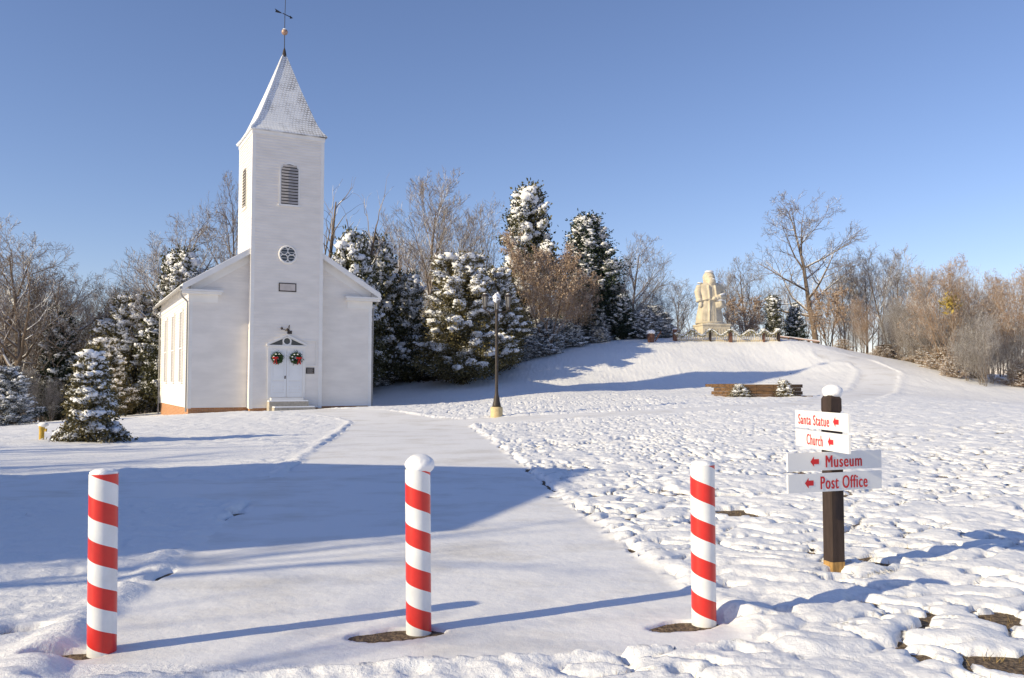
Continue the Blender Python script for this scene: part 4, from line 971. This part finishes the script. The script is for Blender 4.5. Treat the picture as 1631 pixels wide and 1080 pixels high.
def cedar_meshes(key, seed, width=.30, shape=.8, low=.04, nb=420, per=26, leaf=.022, leafmat_='leaf_cedar', snow_n=900, snow_s=.016, droop=.25, lumpy=.25, snow_low=.15, clump=.045):
    """unit height conifer: trunk, boughs that end in separate clumps of sprays, snow lying in strings along the clumps"""
    rs = np.random.RandomState(seed); ph = rs.rand(8)*6.28
    nb = nb//2
    hz = low + (1-low)*(rs.rand(nb)**1.25); az = rs.rand(nb)*6.283
    def rad(h, a):
        base = width*np.clip(1-h, 0, 1)**shape*(.75+.25*np.clip((h-low)/.12, 0, 1))
        return base*(1 + lumpy*(np.sin(2*a+ph[0]+5*h) *.5 + np.sin(3*a+ph[1]-9*h)*.4 + .5*np.sin(17*h+ph[2]+a*2))) + .012
    Rr = rad(hz, az)*np.where(rs.rand(nb) < .3, rs.uniform(.35, .8, nb), rs.uniform(.8, 1.15, nb))
    tip = np.stack([Rr*np.cos(az), Rr*np.sin(az), hz + (.10-droop*Rr/max(width,.01)*.12) + rs.normal(0,.008,nb)], 1)
    tip[:,2] = np.minimum(tip[:,2], .985)
    root = np.stack([np.zeros(nb), np.zeros(nb), np.maximum(hz - .03, .02)], 1)
    mbt = MB(); mbt.tube([(0,0,-.03),(0,0,.3),(.004,0,.97)], [.022,.016,.003], 7)
    seg_mesh(mbt, np.concatenate([root, tip, np.full((nb,1),.0035), np.full((nb,1),.001)], 1), 3)
    tm = mbt.mesh('trunk_'+key, M['bark_shade'], True)
    od0 = (tip-root); ln = np.linalg.norm(od0, axis=1); od0 /= ln[:,None]
    side0 = np.cross(od0, np.array([[0,0,1.]])); side0 /= np.linalg.norm(side0, axis=1)[:,None]
    cl = clump*rs.uniform(.6, 1.35, nb)*(.55+.45*np.clip((1-hz)/.5, 0, 1))
    n = nb*per*2; bi = np.repeat(np.arange(nb), per*2); al = rs.normal(0, 1, n); la = rs.normal(0, 1, n); ve = rs.normal(0, 1, n)
    c = tip[bi] + od0[bi]*(al*cl[bi]*1.15 - cl[bi]*.6)[:,None] + side0[bi]*(la*cl[bi]*.85)[:,None]
    c[:,2] += ve*cl[bi]*.36 - np.abs(la)*cl[bi]*.30 - .25*droop*np.maximum(al, 0)*cl[bi]*2
    inner = rs.rand(n) < .16; f = rs.rand(n)[:,None]; c = np.where(inner[:,None], root[bi] + (tip-root)[bi]*f + rs.normal(0, .02, (n,3)), c)
    c[:,2] = np.maximum(c[:,2], .004)
    d1 = od0[bi]*.8 + side0[bi]*(np.sign(la)*.5)[:,None] + rs.normal(0, .5, (n,3)) + np.array([[0,0,-.25*(.5+droop)]]); d1 /= np.linalg.norm(d1,axis=1)[:,None]
    d2 = np.cross(d1, rs.normal(0,1,(n,3))); d2 /= np.linalg.norm(d2,axis=1)[:,None]
    s_ = leaf*rs.uniform(.5,1.2,(n,1)); d1 = d1*s_; d2 = d2*s_*.20
    mb = MB(); mb.add(np.stack([c-d2, c+d1*.5-d2*1.2, c+d1, c+d1*.5+d2*1.2], 1).reshape(-1,3), np.arange(4*n).reshape(-1,4)); cm = mb.mesh('crown_'+key, M[leafmat_], False)
    # snow: strings of small merging pads along the top of each clump
    pr = np.clip(hz*1.2 + snow_low, 0, 1); keep = rs.rand(nb) < pr; ki = np.where(keep)[0]
    m_ = snow_n*9; bi = ki[rs.randint(0, len(ki), m_)]; al = rs.normal(0, 1, m_); la = rs.normal(0, .6, m_)
    c = tip[bi] + od0[bi]*(al*cl[bi]*.95 - cl[bi]*.5)[:,None] + side0[bi]*(la*cl[bi]*.8)[:,None] + rs.normal(0, .004, (m_,3))
    c[:,2] += cl[bi]*.34 - np.abs(la)*cl[bi]*.35 - .25*droop*np.maximum(al, 0)*cl[bi]*2
    edge = np.exp(-(al**2+la**2*1.5)*.25)
    mb = MB(); snow_pads(mb, c, snow_s*.74*edge*rs.gamma(2, .5, m_), rs); sm_ = mb.mesh('snow_'+key, M['snow_soft'], True)
    return tm, cm, sm_

CM = {}
CM['fir'] = cedar_meshes('fir', 1, width=.36, shape=.75, low=.02, nb=620, per=60, leaf=.050, leafmat_='leaf_olive', snow_n=2600, snow_s=.026, droop=.8, lumpy=.34, snow_low=.35, clump=.06)
CM['cedar'] = cedar_meshes('cedar', 2, width=.34, shape=.62, nb=650, per=60, leaf=.030, snow_n=1500, snow_s=.019, lumpy=.38)
CM['cedar_b'] = cedar_meshes('cedarb', 7, width=.42, shape=.45, nb=800, per=60, leaf=.028, leafmat_='leaf_olive', snow_n=1900, snow_s=.019, lumpy=.30, snow_low=.1)
CM['pine'] = cedar_meshes('pine', 4, width=.30, shape=.72, nb=650, per=60, leaf=.026, leafmat_='leaf_dark', snow_n=900, snow_s=.016, lumpy=.30, snow_low=.0)
CM['blue'] = cedar_meshes('blue', 9, width=.42, shape=.55, nb=600, per=60, leaf=.030, leafmat_='leaf_blue', snow_n=2200, snow_s=.016, lumpy=.35, snow_low=.6)
CM['column'] = cedar_meshes('column', 11, width=.17, shape=.25, nb=500, per=40, leaf=.030, snow_n=160, snow_s=.022, lumpy=.15, snow_low=0)
CM['brush'] = cedar_meshes('brush', 14, width=.62, shape=.40, low=.02, nb=900, per=34, leaf=.028, leafmat_='leaf_brown', snow_n=900, snow_s=.013, lumpy=.4, snow_low=.6)
CM['shrub'] = cedar_meshes('shrub', 17, width=.55, shape=.4, low=.02, nb=200, per=40, leaf=.10, leafmat_='leaf_olive', snow_n=200, snow_s=.06, droop=.9, lumpy=.2, snow_low=.7, clump=.14)

def tree(name, kind, px, ytop, d, wide=1.0, rot=0, label=None, cat='tree', group=None, ybase=None, base=None, depthscale=None):
    """stands on the terrain at distance d; height set from the row its top reaches"""
    x = at(px, ytop, d).x if base is None else base[0]; z = g1(x, d) - .05
    h = at(px, ytop, d).z - z; sc_ = h
    t = thing(name, (x, d, z), rot, label, cat, group)
    parts = TM.get(kind) or CM[kind]
    names = ('trunk', 'crown', 'snow' if kind in CM else 'leaves')
    t.scale = (sc_*wide, sc_*(depthscale or wide), sc_)
    for nm, me in zip(names, parts):
        if me: put(nm, me, t)
    return t

# -- left of the church
tree('fir_tree', 'fir', 146, 560, 23, .78, .4, 'small Christmas fir heavy with snow standing alone on the lawn left of the church')
tree('cedar_tree', 'cedar_b', 212, 474, 61, .80, 1.0, 'broad snowy cedar filling the space between the small fir and the church wall')
tree('cedar_tree', 'blue', 12, 585, 37, 1.0, 0.3, 'grey blue snowed cedar in shade at the left edge of the picture')
tree('pine_tree', 'pine', 98, 492, 60, .75, 2.0, 'dark ragged evergreen above the shaded cedar in the left wood')
tree('bare_tree', 'oak', 36, 342, 56, 1.15, .2, 'tallest bare tree at the left edge, its crown spreading against the sky')
tree('bare_tree', 'maple', 62, 425, 60, 1.1, 1.2, 'thin bare tree second from the left edge, behind the tallest one')
tree('bare_tree', 'oak2', 140, 418, 60, 1.1, 2.2, 'bare tree with forked branches above the dark evergreen')
tree('bare_tree', 'ash', 182, 440, 66, .9, .7, 'bare tree leaning over between the forked tree and the snowy cedar')
tree('bare_tree', 'oak2', 305, 335, 60, .85, 3.9, 'snow covered bare tree rising behind the church roof, left of the tower')
tree('bare_tree', 'maple', 252, 372, 64, 1.1, 4.6, 'smaller snow covered bare tree left of the one behind the church roof')
tree('bare_tree', 'oak', 390, 256, 74, .5, 1.6, 'tall bare tree half hidden by the church tower, twigs on both sides')
tree('cedar_tree', 'cedar', 292, 405, 58, .62, 2.4, 'narrow dark cedar just above the left eave of the church')
tree('bare_tree', 'oak2', -12, 365, 58, 1.0, 5.2, 'bare tree cut by the left edge, its limbs reaching over the shaded cedar')
tree('bare_tree', 'ash', 95, 432, 62, 1.1, 3.3, 'bare tree with upright limbs directly behind the dark ragged evergreen')
tree('cedar_tree', 'cedar_b', 168, 540, 52, .7, 3.0, 'low snowy cedar right behind the small Christmas fir')
# -- between the church and the mound
tree('dead_tree', 'snag', 548, 280, 58, .75, 2.6, 'broken dead tree with stubby snow covered limbs right of the tower')
tree('cedar_tree', 'cedar', 562, 378, 56, .62, .2, 'snowy cedar close behind the right eave of the church')
tree('cedar_tree', 'cedar', 600, 385, 60, .70, 3.0, 'snowy cedar right beside the one behind the church eave, slightly taller')
tree('cedar_tree', 'cedar', 655, 440, 60, .62, 1.8, 'shorter dark cedar in the gap between the church cedars and the broad olive cedar')
tree('bare_tree', 'maple', 682, 258, 76, 1.0, .1, 'tallest bare tree right of the church, with a dense pointed crown')
tree('bare_tree', 'oak', 625, 330, 82, .8, 5.1, 'bare tree between the dead tree and the tallest bare tree')
tree('bare_tree', 'ash', 742, 318, 84, .9, 2.5, 'bare tree directly right of the tallest pointed bare tree')
tree('bare_tree', 'slim', 790, 300, 84, 1.1, .5, 'slim bare tree just left of the tall dark cedar top')
tree('cedar_tree', 'cedar_b', 735, 408, 57, .78, 2.2, 'broad drooping olive cedar loaded with snow behind the lamp post')
tree('cedar_tree', 'cedar_b', 792, 430, 60, .60, 4.0, 'snowy olive cedar overlapping the right side of the broad cedar behind the lamp')
tree('cedar_tree', 'cedar', 842, 304, 72, .66, .9, 'tall cedar with a snowy crown rising above the brown leaved tree')
tree('beech_tree', 'beech', 872, 368, 63, .95, .9, 'tree still holding its orange brown leaves, right of the tall cedar')
tree('beech_tree', 'beech', 912, 435, 66, 1.0, 3.1, 'lower brown leaved tree at the foot of the dark pine')
tree('pine_tree', 'pine', 936, 349, 70, 1.0, .4, 'dark pine with a snowy tip, tallest evergreen left of the statue')
tree('pine_tree', 'pine', 992, 470, 68, 1.0, 2.4, 'low dark evergreen at the right foot of the dark pine')
tree('bare_tree', 'oak', 1005, 366, 86, .95, 2.9, 'pale bare tree standing behind the dark pine, left of the statue')
tree('cedar_tree', 'blue', 1045, 500, 69, .95, 1.2, 'low bluish snow covered evergreen on the brow, left of the fence')
tree('bare_tree', 'maple', 1078, 440, 90, 1.2, .3, 'small far bare tree left of the statue')
tree('bare_tree', 'slim', 1101, 470, 96, 1.1, 1.9, 'thin far bare tree close to the left side of the statue')
# -- right of the statue
tree('bare_tree', 'maple', 1160, 424, 88, .8, 2.2, 'thin bare tree just right of the statue')
tree('bare_tree', 'oak', 1192, 400, 92, .85, 1.1, 'second bare tree right of the statue, with wider crown')
tree('oak_tree', 'redoak', 1184, 468, 84, 1.0, .4, 'low reddish leaved tree right of the statue')
tree('columnar_cedar', 'column', 1231, 472, 72, 1.0, .3, 'narrow column shaped dark evergreen at the right end of the fence')
tree('cedar_tree', 'pine', 1266, 486, 73, .95, 3.3, 'low dark green cedar right beside the column shaped evergreen')
tree('bare_tree', 'oak2', 1298, 296, 80, 1.0, .9, 'big spreading bare tree, the tallest right of the statue')
tree('bare_tree', 'ash', 1420, 385, 82, 1.1, 2.0, 'bare fan shaped tree right of the big spreading tree')
tree('bare_tree', 'maple', 1378, 410, 86, 1.1, 3.7, 'bare tree between the big spreading tree and the fan shaped one')
tree('oak_tree', 'redoak', 1318, 455, 76, .9, 5.0, 'reddish leaved snowy tree under the big spreading bare tree')
tree('thicket_tree', 'thicket', 1590, 425, 66, .8, 3.3, 'upright many stemmed tree just left of the one cut by the right edge')
tree('thicket_tree', 'thicket2', 1540, 430, 70, .8, 1.1, 'pale frosted tree rising right behind the gold tinged tree')
tree('bare_tree', 'ash', 1475, 420, 78, 1.0, 5.5, 'pale bare tree between the fan shaped tree and the gold tinged one')
tree('bare_tree', 'maple', 1345, 405, 84, 1.0, 1.5, 'bare tree whose twigs overlap the right side of the big spreading tree')
GOLD = tree('thicket_tree', 'thicket', 1508, 408, 62, .95, .2, 'many stemmed bare tree with a touch of gold leaves near the mound path')
tree('thicket_tree', 'thicket', 1622, 418, 60, 1.0, 1.4, 'many stemmed bare tree cut by the right edge of the picture')
tree('thicket_tree', 'thicket2', 1565, 460, 63, .95, 2.8, 'lower bare thicket between the gold tinged tree and the right edge')
tree('thicket_tree', 'thicket2', 1455, 470, 68, .95, 4.4, 'grey snowy thicket tree left of the gold tinged tree')
tree('thicket_tree', 'thicket', 1375, 470, 70, .85, 5.5, 'brown thicket tree beside the bend of the mound path')
# gold mistletoe-like clump in the thicket tree is part of its look: a few golden leaves
rs = np.random.RandomState(2); c0 = at(1513, 482, 61.5); n = 420; c = np.array(c0) + rs.normal(0, .32, (n,3)); d1 = rs.normal(0, .06, (n,3)); d2 = rs.normal(0, .04, (n,3))
mb = MB(); mb.add(np.stack([c-d1, c-d2, c+d1, c+d2], 1).reshape(-1,3), np.arange(4*n).reshape(-1,4))
o = mb.build('leaf_cluster', M['leaf_gold']); o['kind'] = 'stuff'; o.parent = GOLD; bpy.context.view_layer.update(); o.matrix_parent_inverse = GOLD.matrix_world.inverted()

# planter shrubs
for px, ytop, ww, lab in ((1174, 611, 1.3, 'rounded snowy shrub at the left end of the timber planter'), (1243, 605, .95, 'spiky snowy shrub at the right end of the timber planter')):
    x = at(px, 620, pp.y+.35).x; t = thing('shrub', (x, pp.y-.12, pz_+.12), 0, lab, 'shrub', 'shrubs in the timber planter')
    hgt = at(px, ytop, pp.y).z - pz_ - .15
    t.scale = (hgt*ww, hgt*ww*.7, hgt)
    for nm, me in zip(('stem', 'crown', 'snow'), CM['shrub']): put(nm, me, t)

# undergrowth and distant wood, masses nobody could count
def joined(me_list, name):
    """one mesh with one material slot per source mesh"""
    me = bpy.data.meshes.new(name); V = []; LI = []; LS = []; LM = []; nv = nl_ = 0
    for k, m_ in enumerate(me_list):
        co = np.zeros(len(m_.vertices)*3, np.float32); m_.vertices.foreach_get('co', co); li = np.zeros(len(m_.loops), np.int32); m_.loops.foreach_get('vertex_index', li)
        ls = np.zeros(len(m_.polygons), np.int32); m_.polygons.foreach_get('loop_start', ls)
        V.append(co); LI.append(li+nv); LS.append(ls+nl_); LM.append(np.full(len(ls), k, np.int32)); nv += len(m_.vertices); nl_ += len(li); me.materials.append(m_.materials[0])
    V = np.concatenate(V); LI = np.concatenate(LI); LS = np.concatenate(LS); LM = np.concatenate(LM)
    me.vertices.add(nv); me.vertices.foreach_set('co', V); me.loops.add(nl_); me.polygons.add(len(LS)); me.loops.foreach_set('vertex_index', LI)
    me.polygons.foreach_set('loop_start', LS); me.polygons.foreach_set('material_index', LM); me.update(calc_edges=True)
    return me
def transform(me_list, placements, name, label, cat):
    """one object: geometry nodes put a copy of the plant on every point"""
    src = bpy.data.objects.new('plant', joined([m_ for m_, _ in me_list], 'plant'))
    P_ = np.array(placements, np.float32); me = bpy.data.meshes.new(name); me.vertices.add(len(P_)); me.vertices.foreach_set('co', P_[:,:3].ravel())
    A = me.attributes.new('siz', 'FLOAT_VECTOR', 'POINT'); A.data.foreach_set('vector', np.stack([P_[:,3], P_[:,3], P_[:,4]], 1).ravel())
    A = me.attributes.new('trn', 'FLOAT_VECTOR', 'POINT'); A.data.foreach_set('vector', np.stack([P_[:,5]*0, P_[:,5]*0, P_[:,5]], 1).ravel())
    me.update(); o = bpy.data.objects.new(name, me); COL.objects.link(o)
    ng = bpy.data.node_groups.new(name, 'GeometryNodeTree')
    ng.interface.new_socket('Geometry', in_out='INPUT', socket_type='NodeSocketGeometry'); ng.interface.new_socket('Geometry', in_out='OUTPUT', socket_type='NodeSocketGeometry')
    gi = ng.nodes.new('NodeGroupInput'); go = ng.nodes.new('NodeGroupOutput'); ip = ng.nodes.new('GeometryNodeInstanceOnPoints'); oi = ng.nodes.new('GeometryNodeObjectInfo')
    oi.inputs['Object'].default_value = src
    a1 = ng.nodes.new('GeometryNodeInputNamedAttribute'); a1.data_type = 'FLOAT_VECTOR'; a1.inputs[0].default_value = 'siz'
    a2 = ng.nodes.new('GeometryNodeInputNamedAttribute'); a2.data_type = 'FLOAT_VECTOR'; a2.inputs[0].default_value = 'trn'
    L = ng.links; L.new(gi.outputs[0], ip.inputs['Points']); L.new(oi.outputs['Geometry'], ip.inputs['Instance']); L.new(a1.outputs[0], ip.inputs['Scale']); L.new(a2.outputs[0], ip.inputs['Rotation'])
    L.new(ip.outputs[0], go.inputs[0])
    md = o.modifiers.new('copies', 'NODES'); md.node_group = ng
    return tag(o, label, cat, kind='stuff')
rs = np.random.RandomState(8)
def scatter(n, fx_, fy, hrange, wr):
    out = []
    for i in range(n):
        x, y = fx_(), fy(); h = rs.uniform(*hrange); out.append((x, y, g1(x, y)-.1, h*rs.uniform(*wr), h, rs.rand()*6.28))
    return out
U = rs.uniform
# saplings that make the fine grey haze of twigs behind everything
pl = []
for px in np.arange(-60, 260, 6): d = U(62, 90); x = at(px, 600, d).x; h = at(px, U(430, 520), d).z - g1(x, d); pl.append((x, d, g1(x, d)-.1, h*.9, h, U(0, 6.28)))
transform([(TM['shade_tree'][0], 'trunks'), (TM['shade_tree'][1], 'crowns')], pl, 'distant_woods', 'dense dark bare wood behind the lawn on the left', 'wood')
pl = []
for px in np.arange(560, 1110, 13): d = U(84, 110); x = at(px, 600, d).x; yt = np.interp(px, [560,700,850,960,1060,1110], [390,390,400,450,500,500]) + U(-30, 30); h = at(px, yt, d).z - g1(x, d); pl.append((x, d, g1(x, d)-.1, h*.8, h, U(0, 6.28)))
for px in np.arange(1150, 1680, 8): d = U(84, 110); x = at(px, 600, d).x; yt = np.interp(px, [1150,1300,1400,1480,1560,1660], [480,440,425,430,440,430]) + U(-22, 25); h = at(px, yt, d).z - g1(x, d); pl.append((x, d, g1(x, d)-.1, h*.8, h, U(0, 6.28)))
transform([(TM['slim'][0], 'trunks'), (TM['slim'][1], 'crowns')], pl, 'distant_woods', 'pale bare wood far behind the mound', 'wood')
# brush
pl = []
def brush_line(pts, n, hr, wr, dd):
    for i in range(n):
        f = U(0, len(pts)-1); k = min(int(f), len(pts)-2); a, b = pts[k], pts[k+1]; t_ = f-k
        px = a[0]+(b[0]-a[0])*t_; d = a[1]+(b[1]-a[1])*t_ + U(0, dd); x = at(px, 600, d).x; h = U(*hr); pl.append((x, d, g1(x, d)-.1, h*U(*wr), h, U(0, 6.28)))
brush_line([(1320,71),(1400,72),(1460,66),(1500,60),(1570,57),(1650,53)], 34, (3.0, 6.4), (.7, 1.0), 9)
transform([(TM['thicket2'][0], 'stems'), (TM['thicket2'][1], 'twigs')], pl, 'brush', 'brown snowy brush along the wood edge right of the mound path', 'brush')
pl = []
brush_line([(1290,72),(1330,71),(1400,73),(1460,67),(1500,61),(1570,58),(1650,54)], 12, (.8, 2.0), (.9, 1.3), 5)
transform([(CM['brush'][0], 'stems'), (CM['brush'][1], 'leaves'), (CM['brush'][2], 'snow')], pl, 'brush', 'low leafy brush capped with snow at the foot of the right hand wood', 'brush')
pl = []
brush_line([(590,59),(660,60),(760,62),(830,62),(920,65),(1000,67),(1060,69)], 34, (1.0, 2.8), (.9, 1.4), 3)
transform([(CM['blue'][0], 'stems'), (CM['blue'][1], 'leaves'), (CM['blue'][2], 'snow')], pl, 'brush', 'low snowy evergreen brush along the foot of the trees left of the mound', 'brush')
pl = []
brush_line([(590,62),(820,64),(930,68),(1060,72)], 30, (3.0, 7.0), (.8, 1.1), 8)
brush_line([(-40,54),(60,56),(150,59),(240,62)], 40, (2.0, 5.5), (.8, 1.1), 10)
transform([(TM['thicket2'][0], 'stems'), (TM['thicket2'][1], 'twigs')], pl, 'brush', 'tangled snowy twigs between the trees behind the church and in the left wood', 'brush')

# ------------------------------------------------------------------ outside the frame on the left: what throws the broad shade over the path
hp = Vector((-11.8, 8.2)); hb = thing('cottage', (hp.x-.0, hp.y, g1(hp.x, hp.y)), math.atan2(.444, .896), 'small gabled cottage left of the path outside the picture', 'cottage')
mb = MB(); mb.box(-5.5, 0, -3.75, 3.75, -.3, 4.6); mb.build('wall', M['paint'], hb)
mb = MB(); V = [(-5.9,-4.1,4.4),(.35,-4.1,4.4),(.35,0,6.45),(-5.9,0,6.45),(-5.9,4.1,4.4),(.35,4.1,4.4)]; V += [(a,b,c+.15) for a,b,c in V]
mb.add(V, [(0,1,2,3),(3,2,5,4),(9,8,7,6),(10,11,8,9),(0,6,7,1),(4,5,11,10)], [(1,7,8),(1,8,2),(2,8,11),(2,11,5),(0,3,9),(0,9,6),(3,4,10),(3,10,9)]); mb.build('roof', M['slat'], hb)
mb = MB(); mb.box(.001,.03,-.5,.5,.1,2.2); mb.build('door', M['door'], hb)
for (s_, p_, hgt, kind, lab) in ((-19, 8.2, 10.5, 'slim', 'bare tree outside the frame, left of the near path'), 
                                (-17, 7.2, 10.0, 'snag', 'stubby dead tree outside the frame by the near path'),
                                (-27, 19.4, 14.5, 'snag', 'dead tree outside the frame beyond the cottage'), (-31, 21.6, 16.0, 'snag', 'second dead tree outside the frame beyond the cottage'), (-24, 18.4, 13.0, 'slim', 'thin bare tree outside the frame beyond the cottage')):
    q = SUN_H*-1; x = s_*q.x - p_*q.y; y = s_*q.y + p_*q.x
    t = thing('bare_tree', (x, y, g1(x, y)), s_, lab, 'tree'); t.scale = (hgt,)*3
    t.scale = (hgt*1.3, hgt*1.3, hgt)
    for nm, me in zip(('trunk', 'crown'), TM[kind]): put(nm, me, t)
